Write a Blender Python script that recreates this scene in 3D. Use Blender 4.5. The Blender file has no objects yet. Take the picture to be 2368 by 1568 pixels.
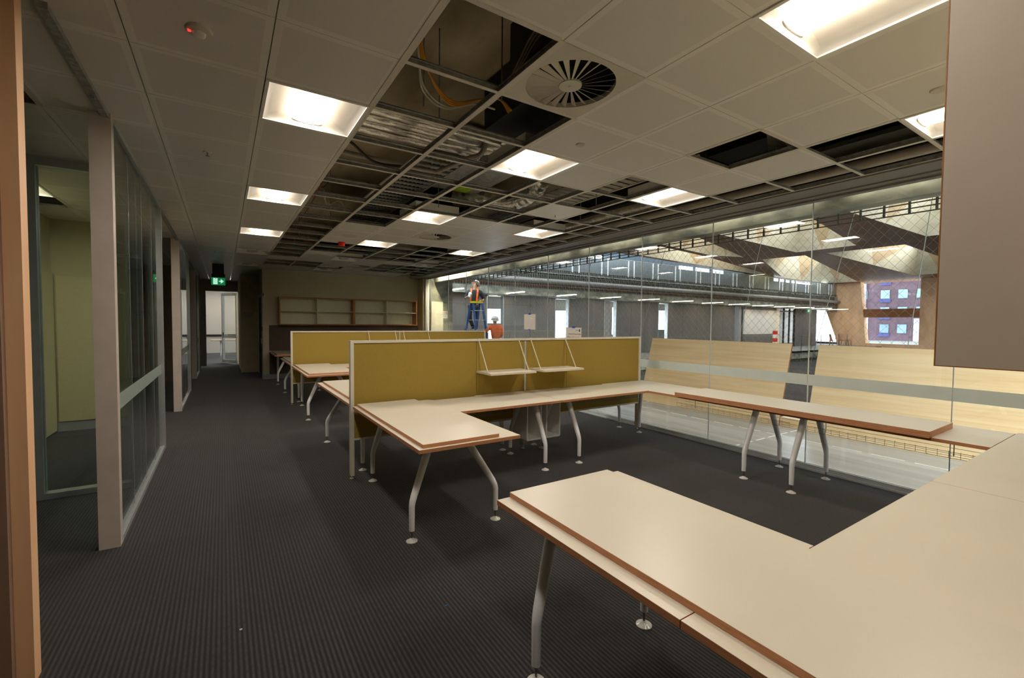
import bpy, bmesh, math, random
from mathutils import Vector, Matrix
from mathutils.geometry import delaunay_2d_cdt
random.seed(7)
SC = bpy.context.scene
COL = SC.collection
# ------------------------------------------------------------------ camera
F_PX, YAW, PITCH, ROLL = 1034.419, 0.573137, -0.0363798, 0.0084258
EYE = 1.584
cy, sy, cp, sp = math.cos(YAW), math.sin(YAW), math.cos(PITCH), math.sin(PITCH)
fwd = Vector((sy*cp, cy*cp, sp)); rt = Vector((cy, -sy, 0)); up = rt.cross(fwd)
r2 = math.cos(ROLL)*rt + math.sin(ROLL)*up; u2 = -math.sin(ROLL)*rt + math.cos(ROLL)*up
cam_d = bpy.data.cameras.new('camera'); cam = bpy.data.objects.new('camera', cam_d); COL.objects.link(cam)
cam_d.sensor_fit = 'HORIZONTAL'; cam_d.sensor_width = 36.0; cam_d.lens = F_PX/2368*36
cam_d.clip_start = 0.03; cam_d.clip_end = 300
m = Matrix((r2, u2, -fwd)).transposed().to_4x4(); m.translation = Vector((0, 0, EYE)); cam.matrix_world = m
SC.camera = cam
# ------------------------------------------------------------------ world, exposure
w = bpy.data.worlds.new('world'); SC.world = w; w.use_nodes = True
bg = w.node_tree.nodes['Background']; bg.inputs[0].default_value = (0.80, 0.90, 1.0, 1); bg.inputs[1].default_value = 10.5
SC.view_settings.view_transform = 'Standard'; SC.view_settings.look = 'None'
SC.view_settings.exposure = 0.0; SC.view_settings.gamma = 1.0; SC.view_settings.use_curve_mapping = False
SC.cycles.use_denoising = True
SC.cycles.max_bounces = 12; SC.cycles.diffuse_bounces = 7; SC.cycles.glossy_bounces = 4
SC.cycles.transparent_max_bounces = 24; SC.cycles.sample_clamp_indirect = 6.0
SC.cycles.caustics_reflective = False; SC.cycles.caustics_refractive = False
OFFICE_LAMP = 8.0       # glow of the curved diffuser itself
OFFICE_WATTS = 15.8     # downward light of each fitting
WALL_LAMP = 34.0
def portal(loc, sx, sy_, rot):
    l = bpy.data.lights.new('skylight_portal', 'AREA'); l.shape = 'RECTANGLE'; l.size = sx; l.size_y = sy_
    l.cycles.is_portal = True
    o = bpy.data.objects.new('skylight_portal', l); o.location = loc; o.rotation_euler = rot; COL.objects.link(o)

# ------------------------------------------------------------------ materials
def lin(c): return tuple(((v/255)/12.92 if v/255 <= .04045 else ((v/255+.055)/1.055)**2.4) for v in c) + (1,)
def base(name):
    mt = bpy.data.materials.new(name); mt.use_nodes = True
    nt = mt.node_tree; return mt, nt, nt.nodes['Principled BSDF']
def mat(name, rgb, rough=.6, metal=0.0, var=.06, scale=8.0, stretch=(1,1,1), bump=0.0, spec=.5, rgb2=None, detail=3):
    mt, nt, b = base(name)
    b.inputs['Roughness'].default_value = rough; b.inputs['Metallic'].default_value = metal
    b.inputs['Specular IOR Level'].default_value = spec
    tc = nt.nodes.new('ShaderNodeTexCoord'); mp = nt.nodes.new('ShaderNodeMapping'); mp.inputs['Scale'].default_value = stretch
    nz = nt.nodes.new('ShaderNodeTexNoise'); nz.inputs['Scale'].default_value = scale; nz.inputs['Detail'].default_value = detail
    rp = nt.nodes.new('ShaderNodeValToRGB')
    c = lin(rgb); c2 = lin(rgb2) if rgb2 else tuple(min(1, v*(1+2*var)) for v in c[:3])+(1,)
    c1 = c if rgb2 else tuple(v*(1-2*var) for v in c[:3])+(1,)
    rp.color_ramp.elements[0].color = c1; rp.color_ramp.elements[1].color = c2
    rp.color_ramp.elements[0].position = .35; rp.color_ramp.elements[1].position = .65
    L = nt.links.new
    L(tc.outputs['Object'], mp.inputs[0]); L(mp.outputs[0], nz.inputs[0]); L(nz.outputs[0], rp.inputs[0]); L(rp.outputs[0], b.inputs['Base Color'])
    if bump:
        bp = nt.nodes.new('ShaderNodeBump'); bp.inputs['Strength'].default_value = bump; bp.inputs['Distance'].default_value = .01
        L(nz.outputs[0], bp.inputs['Height']); L(bp.outputs[0], b.inputs['Normal'])
    return mt
def emis(name, rgb, s):
    mt, nt, b = base(name)
    b.inputs['Base Color'].default_value = lin(rgb); b.inputs['Emission Color'].default_value = lin(rgb); b.inputs['Emission Strength'].default_value = s
    return mt
def glass(name, tint=(.962, .975, .965), f0=.03):
    mt, nt, b = base(name); nt.nodes.remove(b); N = nt.nodes.new; L = nt.links.new
    out = nt.nodes['Material Output']; tr = N('ShaderNodeBsdfTransparent'); tr.inputs[0].default_value = tint+(1,)
    gl = N('ShaderNodeBsdfGlossy'); gl.inputs['Roughness'].default_value = 0.0; gl.inputs[0].default_value = (1, 1, 1, 1)
    lw = N('ShaderNodeLayerWeight'); lw.inputs[0].default_value = .5
    pw = N('ShaderNodeMath'); pw.operation = 'POWER'; pw.inputs[1].default_value = 5
    ma = N('ShaderNodeMath'); ma.operation = 'MULTIPLY_ADD'; ma.inputs[1].default_value = 1-f0; ma.inputs[2].default_value = f0
    mx = N('ShaderNodeMixShader')
    L(lw.outputs['Facing'], pw.inputs[0]); L(pw.outputs[0], ma.inputs[0]); L(ma.outputs[0], mx.inputs[0])
    L(tr.outputs[0], mx.inputs[1]); L(gl.outputs[0], mx.inputs[2]); L(mx.outputs[0], out.inputs[0])
    return mt
def carpet(name, a, b_, rib=.022, axis=0, warp=.0):
    mt, nt, bs = base(name); N = nt.nodes.new; L = nt.links.new
    bs.inputs['Roughness'].default_value = .95; bs.inputs['Specular IOR Level'].default_value = .25; bs.inputs['Sheen Weight'].default_value = .17; bs.inputs['Sheen Roughness'].default_value = .5
    tc = N('ShaderNodeTexCoord'); sx = N('ShaderNodeSeparateXYZ'); L(tc.outputs['Object'], sx.inputs[0])
    fr = N('ShaderNodeMath'); fr.operation = 'MULTIPLY'; fr.inputs[1].default_value = 2*math.pi/rib; L(sx.outputs[axis], fr.inputs[0])
    sn = N('ShaderNodeMath'); sn.operation = 'SINE'; L(fr.outputs[0], sn.inputs[0])
    mr = N('ShaderNodeMapRange'); mr.inputs[1].default_value = -.6; mr.inputs[2].default_value = .8; L(sn.outputs[0], mr.inputs[0])
    # carpet tiles 0.5 m: small tone differences
    ck = N('ShaderNodeTexWhiteNoise'); sc = N('ShaderNodeVectorMath'); sc.operation = 'SCALE'; sc.inputs[3].default_value = 2.0
    fl = N('ShaderNodeVectorMath'); fl.operation = 'FLOOR'; L(tc.outputs['Object'], sc.inputs[0]); L(sc.outputs[0], fl.inputs[0]); L(fl.outputs[0], ck.inputs['Vector'])
    nz = N('ShaderNodeTexNoise'); nz.inputs['Scale'].default_value = 120; mp = N('ShaderNodeMapping'); mp.inputs['Scale'].default_value = (1, .25, 1) if axis == 0 else (.25, 1, 1)
    L(tc.outputs['Object'], mp.inputs[0]); L(mp.outputs[0], nz.inputs[0])
    n2 = N('ShaderNodeTexNoise'); n2.inputs['Scale'].default_value = 1.3; n2.inputs['Detail'].default_value = 4; L(tc.outputs['Object'], n2.inputs[0])
    m1 = N('ShaderNodeMix'); m1.data_type = 'RGBA'; m1.inputs[6].default_value = lin(a); m1.inputs[7].default_value = lin(b_)
    mu = N('ShaderNodeMath'); mu.operation = 'MULTIPLY'; L(mr.outputs[0], mu.inputs[0]); L(nz.outputs[0], mu.inputs[1])
    m15 = N('ShaderNodeMath'); m15.operation = 'MULTIPLY'; m15.inputs[1].default_value = 1.7; L(mu.outputs[0], m15.inputs[0]); L(m15.outputs[0], m1.inputs[0])
    ad = N('ShaderNodeMath'); ad.operation = 'MULTIPLY_ADD'; ad.inputs[1].default_value = .22; ad.inputs[2].default_value = .70; L(ck.outputs[0], ad.inputs[0])
    a2 = N('ShaderNodeMath'); a2.operation = 'MULTIPLY_ADD'; a2.inputs[1].default_value = .45; L(n2.outputs[0], a2.inputs[0]); L(ad.outputs[0], a2.inputs[2])
    vm = N('ShaderNodeVectorMath'); vm.operation = 'SCALE'; L(m1.outputs[2], vm.inputs[0]); L(a2.outputs[0], vm.inputs[3])
    L(vm.outputs[0], bs.inputs['Base Color'])
    bp = N('ShaderNodeBump'); bp.inputs['Strength'].default_value = .35; bp.inputs['Distance'].default_value = .004; L(mr.outputs[0], bp.inputs['Height']); L(bp.outputs[0], bs.inputs['Normal'])
    return mt
X0, Y0 = -.633*.6, 2.9347*.6          # ceiling grid origin
def CX(c): return X0+c*.6
def CY(r): return Y0+r*.6
def tile_mat():
    mt, nt, bs = base('perforated_tile'); N = nt.nodes.new; L = nt.links.new
    bs.inputs['Roughness'].default_value = .42; bs.inputs['Specular IOR Level'].default_value = .35
    tc = N('ShaderNodeTexCoord'); sx = N('ShaderNodeSeparateXYZ'); L(tc.outputs['Object'], sx.inputs[0])
    outs = []
    for k, off in ((0, X0), (1, Y0)):
        s = N('ShaderNodeMath'); s.operation = 'SUBTRACT'; s.inputs[1].default_value = off-60; L(sx.outputs[k], s.inputs[0])
        md = N('ShaderNodeMath'); md.operation = 'MODULO'; md.inputs[1].default_value = .6; L(s.outputs[0], md.inputs[0])
        c = N('ShaderNodeMath'); c.operation = 'SUBTRACT'; c.inputs[1].default_value = .3; L(md.outputs[0], c.inputs[0])
        ab = N('ShaderNodeMath'); ab.operation = 'ABSOLUTE'; L(c.outputs[0], ab.inputs[0]); outs.append(ab)
    mx = N('ShaderNodeMath'); mx.operation = 'MAXIMUM'; L(outs[0].outputs[0], mx.inputs[0]); L(outs[1].outputs[0], mx.inputs[1])
    gt = N('ShaderNodeMath'); gt.operation = 'GREATER_THAN'; gt.inputs[1].default_value = .262; L(mx.outputs[0], gt.inputs[0])
    mi = N('ShaderNodeMix'); mi.data_type = 'RGBA'; mi.inputs[6].default_value = lin((222, 217, 211)); mi.inputs[7].default_value = lin((234, 230, 224))
    L(gt.outputs[0], mi.inputs[0]); L(mi.outputs[2], bs.inputs['Base Color'])
    return mt
def ply(name, a, b_, stretch=(1.2, 1.2, 22), rough=.5, ox=0):
    mt, nt, bs = base(name); N = nt.nodes.new; L = nt.links.new
    bs.inputs['Roughness'].default_value = rough
    tc = N('ShaderNodeTexCoord'); mp = N('ShaderNodeMapping'); mp.inputs['Scale'].default_value = stretch; mp.inputs['Location'].default_value = (ox, 0, ox)
    nz = N('ShaderNodeTexNoise'); nz.inputs['Scale'].default_value = 1.6; nz.inputs['Detail'].default_value = 6; nz.inputs['Distortion'].default_value = .6
    rp = N('ShaderNodeValToRGB'); rp.color_ramp.elements[0].color = lin(a); rp.color_ramp.elements[1].color = lin(b_)
    rp.color_ramp.elements[0].position = .3; rp.color_ramp.elements[1].position = .62
    L(tc.outputs['Object'], mp.inputs[0]); L(mp.outputs[0], nz.inputs[0]); L(nz.outputs[0], rp.inputs[0]); L(rp.outputs[0], bs.inputs['Base Color'])
    return mt
M = {}
M['tile'] = tile_mat()
M['carpet'] = carpet('ribbed_carpet', (25, 24, 25), (58, 56, 57))
M['laminate'] = mat('cream_laminate', (217, 210, 193), .33, var=.012, scale=2)
M['ply_edge'] = mat('ply_edge', (202, 140, 98), .55, var=.1, scale=60, stretch=(.2, .2, 8))
M['powder'] = mat('white_powdercoat', (240, 240, 242), .4, var=.01)
M['cream_metal'] = mat('cream_metal', (216, 208, 190), .4, var=.01)
M['steel'] = mat('steel', (150, 150, 148), .3, 1.0, var=.03)
M['acrylic'] = mat('clear_acrylic', (205, 203, 196), .15, var=.02)
M['olive'] = mat('olive_fabric', (158, 134, 64), .95, var=.05, scale=260, bump=.15, spec=.1)
M['galv'] = mat('galvanised', (150, 152, 150), .45, .25, var=.12, scale=30)
M['tbar'] = mat('tbar_white', (214, 208, 196), .45, var=.01)
M['white'] = mat('white_enamel', (238, 236, 230), .4, var=.01)
M['vent'] = mat('vent_cream', (206, 200, 186), .5, var=.01)
M['black'] = mat('black_void', (16, 16, 16), .9, var=.05)
M['darkduct'] = mat('dark_duct', (34, 35, 36), .7, var=.2, scale=3)
M['concrete'] = mat('soffit_concrete', (172, 156, 124), .85, rgb2=(208, 194, 162), scale=3.2, bump=.25, detail=8, stretch=(1, .35, 1))
M['beam'] = mat('beam_concrete', (84, 88, 82), .6, rgb2=(160, 160, 142), scale=2.6, bump=.6, detail=12, stretch=(1, .8, 1.6))
M['slab'] = mat('polished_concrete', (152, 155, 154), .25, rgb2=(184, 186, 184), scale=1.6, stretch=(3.0, .18, 1), detail=7)
M['deck'] = mat('dull_deck', (112, 112, 108), .7, var=.06, scale=2, spec=.2)
M['wall_olive'] = mat('olive_wall', (212, 202, 170), .8, var=.02, scale=2)
M['pier'] = mat('pier_concrete', (222, 204, 168), .8, rgb2=(236, 222, 190), scale=5, detail=8)
M['wall_cream'] = mat('cream_wall', (186, 180, 140), .8, var=.015, scale=2)
M['wall_grey'] = mat('grey_wall', (150, 150, 150), .8, var=.015, scale=2)
M['wall_white'] = mat('white_wall', (215, 212, 204), .8, var=.01, scale=2)
M['pin_brown'] = mat('brown_pinboard', (98, 84, 74), .9, var=.04, scale=200)
M['pin_cream'] = mat('cream_pinboard', (196, 188, 148), .8, var=.02, scale=60)
M['dark_wall'] = mat('dark_wall', (120, 112, 92), .8, var=.03)
M['alu'] = mat('satin_aluminium', (196, 202, 204), .35, .55, var=.02)
M['sill'] = mat('sill_aluminium', (220, 226, 230), .35, .1, var=.02)
M['alu_warm'] = mat('warm_aluminium', (208, 196, 186), .45, .1, var=.02)
M['baseb'] = mat('skirting', (150, 154, 156), .6, var=.02)
M['trimgrey'] = mat('trim_grey', (132, 128, 124), .5, .1, var=.02)
M['timber'] = ply('pine_jamb', (236, 184, 140), (248, 204, 162), (3, 3, .5))
M['redwood'] = ply('red_timber', (104, 56, 30), (128, 72, 40), (3, 3, .5))
M['primer'] = ply('primed_timber', (138, 112, 96), (154, 128, 110), (3, 3, .5))
M['shelf_white'] = mat('shelf_laminate', (228, 224, 200), .5, var=.01)
M['taupe'] = mat('taupe_laminate', (200, 186, 170), .45, var=.01)
M['oak'] = mat('ply_brown', (172, 112, 50), .5, var=.08, scale=20)
M['glass'] = glass('pane_glass')
M['glass_int'] = glass('partition_glass', (.80, .86, .84), .06)
M['frost'] = mat('frosted_film', (188, 200, 196), .6, var=.01)
def film():
    mt, nt, b = base('frosted_film_clear'); tr = nt.nodes.new('ShaderNodeBsdfTransparent'); mx = nt.nodes.new('ShaderNodeMixShader')
    b.inputs['Base Color'].default_value = lin((178, 192, 186)); b.inputs['Roughness'].default_value = .6; mx.inputs[0].default_value = .42
    nt.links.new(tr.outputs[0], mx.inputs[1]); nt.links.new(b.outputs[0], mx.inputs[2]); nt.links.new(mx.outputs[0], nt.nodes['Material Output'].inputs[0]); return mt
M['frost_int'] = film()
M['board'] = ply('birch_board', (234, 196, 142), (246, 216, 168), (1.5, .35, 9), .3)
M['board_edge'] = mat('board_edge', (140, 96, 58), .6, var=.1, scale=40)
M['ply_pale'] = ply('pale_ply', (226, 214, 186), (240, 232, 208), (.6, .6, 3))
M['ply_tan'] = ply('tan_ply', (206, 178, 138), (220, 194, 156), (.6, .6, 3))
M['ply_brown'] = ply('brown_ply', (122, 72, 30), (146, 92, 44), (.5, .5, 3))
M['ply_col'] = ply('column_ply', (200, 156, 118), (222, 182, 142), (1.2, 1.2, .5))
M['foil'] = mat('silver_foil', (206, 202, 194), .24, .75, rgb2=(245, 243, 236), scale=9, bump=1.0, detail=5, stretch=(1, 3, 3))
M['pvc'] = mat('grey_pvc', (168, 160, 146), .5, var=.03)
M['yellow'] = mat('yellow_cable', (206, 138, 8), .5)
M['whitecable'] = mat('white_cable', (196, 190, 176), .5)
M['redcable'] = mat('red_cable', (150, 40, 22), .5)
M['blackcable'] = mat('black_cable', (30, 28, 26), .5)
M['lime'] = mat('lime_label', (150, 190, 30), .6)
M['red'] = mat('red_plastic', (214, 34, 12), .35)
M['hivis'] = mat('orange_hivis', (255, 112, 44), .8, var=.05, scale=6)
M['skin'] = mat('skin', (190, 138, 112), .55, var=.03)
M['darkcloth'] = mat('dark_cloth', (44, 46, 52), .9, var=.06)
M['helmet'] = mat('white_helmet', (228, 228, 220), .3, var=.01)
M['hair'] = mat('brown_hair', (70, 50, 38), .9)
M['blue'] = mat('blue_fibreglass', (34, 84, 150), .4)
M['yel'] = mat('yellow_plastic', (222, 208, 40), .5)
M['paper'] = mat('paper', (216, 210, 202), .8, var=.01)
M['tape'] = mat('blue_tape', (40, 96, 190), .6)
M['ink'] = mat('ink', (90, 82, 80), .8)
M['redink'] = mat('red_ink', (200, 60, 60), .8)
M['navy'] = mat('navy_ink', (50, 42, 70), .8)
M['warn'] = mat('warning_yellow', (196, 160, 20), .7)
M['greyclad'] = mat('grey_cladding', (104, 102, 99), .7, var=.03, scale=3)
M['bluewall'] = mat('blue_grey_wall', (88, 104, 122), .8, var=.03)
M['baffle'] = mat('dark_baffle', (70, 70, 62), .7, var=.05)
M['blackband'] = mat('black_band', (46, 44, 36), .8, var=.1, scale=4)
M['wire'] = mat('wire', (168, 168, 156), .4, .3)
M['netwire'] = mat('net_wire', (150, 150, 138), .4, .4)
M['rail'] = mat('rail_steel', (104, 100, 84), .5, .3)
M['greenframe'] = mat('steel_frame_green', (100, 132, 128), .5)
M['cardinal'] = mat('facade_brick', (62, 44, 54), .9, var=.1, scale=2)
M['facadewhite'] = mat('facade_white', (130, 126, 138), .9)
M['facadeglass'] = mat('facade_glass', (84, 104, 116), .2)
M['facadeblue'] = mat('facade_blue', (36, 38, 84), .8)
M['chairwood'] = mat('chair_wood', (186, 128, 96), .5)
def exit_m(): return emis('exit_green', (14, 140, 74), .55)
M['exitgreen'] = exit_m()
M['exitwhite'] = emis('exit_white', (190, 235, 220), .9)
M['lamp'] = emis('lamp_diffuser', (255, 242, 226), OFFICE_LAMP)
M['walllamp'] = emis('wall_lamp', (255, 232, 206), WALL_LAMP)
M['roomlamp'] = emis('room_lamp', (255, 240, 224), 9.0)
M['redled'] = emis('red_led', (255, 60, 50), 1.5)

# ------------------------------------------------------------------ mesh helpers
class MB:
    def __init__(s): s.v = []; s.f = []; s.m = []
    def add(s, vs, fs, mi=0):
        o = len(s.v); s.v += [tuple(p) for p in vs]
        for f in fs: s.f.append(tuple(o+i for i in f)); s.m.append(mi)
        return s
    def box(s, x0, y0, z0, x1, y1, z1, mi=0, side=None):
        vs = [(x0,y0,z0),(x1,y0,z0),(x1,y1,z0),(x0,y1,z0),(x0,y0,z1),(x1,y0,z1),(x1,y1,z1),(x0,y1,z1)]
        sd = mi if side is None else side
        s.add(vs, [(0,3,2,1),(4,5,6,7)], mi); o = len(s.v)-8
        for f in [(0,1,5,4),(1,2,6,5),(2,3,7,6),(3,0,4,7)]: s.f.append(tuple(o+i for i in f)); s.m.append(sd)
        return s
    def bar(s, a, b, w_=.02, h=None, upv=(0,0,1), mi=0):
        a = Vector(a); b = Vector(b); d = (b-a).normalized(); h = h or w_
        uu = Vector(upv)
        if abs(d.dot(uu)) > .95: uu = Vector((1,0,0))
        x = d.cross(uu).normalized()*w_/2; y = x.cross(d).normalized()*h/2
        vs = [a-x-y, a+x-y, a+x+y, a-x+y, b-x-y, b+x-y, b+x+y, b-x+y]
        return s.add(vs, [(0,3,2,1),(4,5,6,7),(0,1,5,4),(1,2,6,5),(2,3,7,6),(3,0,4,7)], mi)
    def tube(s, pts, r, n=10, mi=0, cap=True):
        pts = [Vector(p) for p in pts]; rs = r if isinstance(r, (list, tuple)) else [r]*len(pts)
        rings = []; ref = None
        for i, p in enumerate(pts):
            if i == 0: d = pts[1]-p
            elif i == len(pts)-1: d = p-pts[-2]
            else: d = (pts[i+1]-p).normalized()+(p-pts[i-1]).normalized()
            d = d.normalized()
            if ref is None: ref = Vector((0,0,1)) if abs(d.z) < .9 else Vector((1,0,0))
            a = d.cross(ref).normalized(); b = a.cross(d).normalized(); ref = b
            rings.append([p+(a*math.cos(t)+b*math.sin(t))*rs[i] for t in [2*math.pi*k/n for k in range(n)]])
        vs = [q for rg in rings for q in rg]; fs = []
        for i in range(len(pts)-1):
            for k in range(n): fs.append((i*n+k, i*n+(k+1)%n, (i+1)*n+(k+1)%n, (i+1)*n+k))
        if cap: fs.append(tuple(range(n-1,-1,-1))); fs.append(tuple((len(pts)-1)*n+k for k in range(n)))
        return s.add(vs, fs, mi)
    def lathe(s, c, prof, n=20, mi=0, axis='z', cap=True):
        vs = []; fs = []
        for r, z in prof:
            for k in range(n):
                t = 2*math.pi*k/n; p = (r*math.cos(t), r*math.sin(t), z)
                if axis == 'x': p = (p[2], p[0], p[1])
                if axis == 'y': p = (p[0], p[2], p[1])
                vs.append((c[0]+p[0], c[1]+p[1], c[2]+p[2]))
        for i in range(len(prof)-1):
            for k in range(n): fs.append((i*n+k, i*n+(k+1)%n, (i+1)*n+(k+1)%n, (i+1)*n+k))
        if cap: fs.append(tuple(range(n-1,-1,-1))); fs.append(tuple((len(prof)-1)*n+k for k in range(n)))
        return s.add(vs, fs, mi)
    def prism(s, poly, z0, z1, mi=0, side=None):
        n = len(poly); vs = [(x,y,z0) for x,y in poly]+[(x,y,z1) for x,y in poly]
        s.add(vs, [tuple(range(n-1,-1,-1)), tuple(range(n,2*n))], mi); o = len(s.v)-2*n
        for k in range(n): s.f.append((o+k, o+(k+1)%n, o+n+(k+1)%n, o+n+k)); s.m.append(mi if side is None else side)
        return s
    def sph(s, c, r, n=12, k=8, mi=0):
        r = r if isinstance(r, (list, tuple)) else (r, r, r); vs = []; fs = []
        for i in range(k+1):
            ph = math.pi*i/k
            for j in range(n):
                t = 2*math.pi*j/n
                vs.append((c[0]+r[0]*math.sin(ph)*math.cos(t), c[1]+r[1]*math.sin(ph)*math.sin(t), c[2]+r[2]*math.cos(ph)))
        for i in range(k):
            for j in range(n): fs.append((i*n+j, (i+1)*n+j, (i+1)*n+(j+1)%n, i*n+(j+1)%n))
        return s.add(vs, fs, mi)
    def build(s, name, mats, parent=None, org=None, smooth=False, bevel=0, **kw):
        me = bpy.data.meshes.new(name)
        if parent is not None and org is None: org = parent.get('_o')
        o_ = Vector(org) if org is not None else Vector((0,0,0))
        me.from_pydata([tuple(Vector(p)-o_) for p in s.v], [], s.f)
        if not isinstance(mats, (list, tuple)): mats = [mats]
        for q in mats: me.materials.append(M[q] if isinstance(q, str) else q)
        me.polygons.foreach_set('material_index', s.m)
        me.update()
        bm = bmesh.new(); bm.from_mesh(me); bmesh.ops.remove_doubles(bm, verts=bm.verts, dist=1e-6)
        bmesh.ops.recalc_face_normals(bm, faces=bm.faces); bm.to_mesh(me); bm.free()
        if smooth: me.polygons.foreach_set('use_smooth', [True]*len(me.polygons))
        ob = bpy.data.objects.new(name, me); COL.objects.link(ob)
        if smooth:
            try: me.set_sharp_from_angle(angle=math.radians(38))
            except Exception: pass
        if bevel:
            b = ob.modifiers.new('bevel', 'BEVEL'); b.width = bevel; b.segments = 2; b.limit_method = 'ANGLE'
        if parent is not None: ob.parent = parent
        elif org is not None: ob.location = o_
        if parent is not None and parent.type != 'EMPTY': ob.location = (0,0,0)
        tag(ob, **kw)
        ob['_o'] = tuple(o_)
        return ob
def tag(o, label=None, cat=None, group=None, kind=None):
    if label: o['label'] = label
    if cat: o['category'] = cat
    if group: o['group'] = group
    if kind: o['kind'] = kind
def thing(name, loc, label, cat, group=None):
    o = bpy.data.objects.new(name, None); COL.objects.link(o); o.location = loc; o.empty_display_size = .1
    tag(o, label, cat, group); o['_o'] = tuple(loc); return o
def copytree(o, parent=None, shift=None):
    c = o.copy(); COL.objects.link(c)
    if parent is not None: c.parent = parent
    if shift is not None: c.location = Vector(o.location)+Vector(shift)
    for ch in KIDS.get(o.name, [x for x in bpy.data.objects if x.parent == o]): copytree(ch, c)
    return c
KIDS = {}
def text(name, body, size, mtl, origin, xdir, ydir, parent, align='CENTER', depth=.0006):
    cu = bpy.data.curves.new(name, 'FONT'); cu.body = body; cu.size = size; cu.extrude = depth; cu.align_x = align
    tmp = bpy.data.objects.new(name, cu); COL.objects.link(tmp)
    dg = bpy.context.evaluated_depsgraph_get(); me = bpy.data.meshes.new_from_object(tmp.evaluated_get(dg))
    bpy.data.objects.remove(tmp)
    x = Vector(xdir).normalized(); y = Vector(ydir).normalized(); z = x.cross(y)
    mm = Matrix((x, y, z)).transposed().to_4x4(); mm.translation = Vector(origin)
    me.transform(mm); o_ = Vector(parent['_o']); me.transform(Matrix.Translation(-o_))
    me.materials.clear(); me.materials.append(M[mtl]); ob = bpy.data.objects.new(name, me); COL.objects.link(ob); ob.parent = parent
    ob['_o'] = tuple(o_)
    return ob
STR = dict(kind='structure')
ZC = 2.970

# ================================================================== SHELL
MB().box(-4.4, -4, -.1, 5.36, 27, 0).build('floor', 'carpet', **STR)
f2 = MB().box(5.36, -4, -.1, 7.62, 20.4, 0); f2.build('floor', 'slab', **STR)
MB().box(7.62, 13.35, -.1, 60, 20.4, 0).build('floor', 'deck', **STR)
# ceiling tiles and grid
OPEN = {2: list(range(0, 15))+[16, 17], 3: [1,2,3,4,5,6,7,11,12,16,17], 4: [3,4,5,11,12,13,17], 5: [3,4,5,10,11,12,13],
        6: [0,2,3,5,10,11,12,13,15,16,17], 7: [-1,3,4,5,11,12,13,15,16,17], 8: list(range(-2, 20)), -2: [3], -3: [9]}
LIT = [(1,-2),(4,-2),(7,-2),(1,2),(4,2),(7,2),(1,6),(4,6),(7,6),(1,10),(4,10),(7,10),(-3,8)]
UNLIT = [(1,14),(4,14),(7,14),(1,18),(4,18)]
VENTS = [(3,0),(5,8),(5,16)]
special = set(LIT)|set(UNLIT)|set(VENTS)
def is_open(c, r): return r in OPEN.get(c, [])
ct = MB(); gr = MB()
WALLY = 13.75
for c in range(-6, 9):
    for r in range(-11, 29):
        x0, x1, y0, y1 = CX(c), CX(c+1), CY(r), CY(r+1)
        if c == 8: x1 = 4.985
        if c >= 2 and (r < -4 or r > 19): continue
        if c < 2 and c > -2 and r > 27: continue
        if c < -1 and r > 23: continue
        if y1 > WALLY and c >= 2:
            y1 = WALLY
        if is_open(c, r) or (c, r) in special: continue
        g = .0028
        ct.box(x0+g, y0+.0016, ZC, x1-g, y1-.0016, ZC+.018)
ct.build('ceiling', 'tile', **STR)
for c in range(-6, 10):
    xa = 4.985 if c == 9 else CX(c)
    for r in range(-3, 20):
        if is_open(c, r) or is_open(c-1, r):
            y0, y1 = CY(r), CY(r+1)
            gr.box(xa-.018, y0, ZC-.004, xa+.018, y1, ZC); gr.box(xa-.0025, y0, ZC, xa+.0025, y1, ZC+.03, 1); gr.box(xa-.008, y0, ZC+.03, xa+.008, y1, ZC+.042, 1)
for r in range(-3, 21):
    for c in range(-6, 9):
        if is_open(c, r) or is_open(c, r-1):
            x0 = CX(c); x1 = 4.985 if c == 8 else CX(c+1); y = CY(r)
            gr.box(x0+.018, y-.014, ZC-.003, x1-.018, y+.014, ZC); gr.box(x0, y-.0025, ZC, x1, y+.0025, ZC+.028, 1)
            if c in (2, 3, 4, 5): gr.box(x0, y+.02, ZC+.045, x1, y+.045, ZC+.055, 1)
gr.build('trim_1', ['tbar', 'galv'], **STR)
# dark lid above the whole grid: the concrete slab over the ceiling void
MB().box(-4.4, -4.6, 3.72, 5.6, 27, 3.9).build('ceiling', 'concrete', **STR)
MB().box(-4.4, -4.6, ZC+.02, -.66, 27, ZC+.05).build('ceiling', 'black', **STR) if False else None
# bulkhead trim along the glass
t = MB(); t.box(4.985, .0, ZC-.02, 5.335, WALLY, ZC+.01); t.box(5.26, 0, ZC-.032, 5.36, WALLY, ZC-.02); t.box(5.36, 0, ZC-.05, 5.45, WALLY, ZC+.12)
t.build('trim_2', 'trimgrey', **STR)
MB().box(5.0, 0, ZC+.02, 5.6, WALLY+.2, 3.72).build('wall_right', 'darkduct', **STR)
# walls
MB().box(.89, WALLY, 0, 5.34, WALLY+.16, 3.72).build('wall_back', 'wall_olive', **STR)
bb = MB(); bb.box(.89, WALLY-.012, 0, 5.30, WALLY, .13); bb.build('baseboard_back', 'baseb', **STR)
MB().box(1.0, -.22, 0, 5.4, -.08, 3.72).build('wall_front', 'wall_olive', **STR)
MB().box(-4.4, -4.1, 0, 1.1, -3.95, 3.72).build('wall_front', 'wall_cream', **STR)
MB().box(.98, -4.0, 0, 1.1, -.2, 3.72).build('wall_front', 'wall_cream', **STR)
MB().box(-4.5, -4, 0, -4.35, 27, 3.72).build('wall_left', 'wall_cream', **STR)
# end stops of white trim at glass corner
MB().box(5.335, 13.28, 0, 5.45, 13.36, 3.05).build('trim_3', 'white', **STR)
MB().box(5.28, 13.36, 0, 5.46, WALLY+.16, 3.1).build('wall_back', 'wall_olive', **STR)
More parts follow.
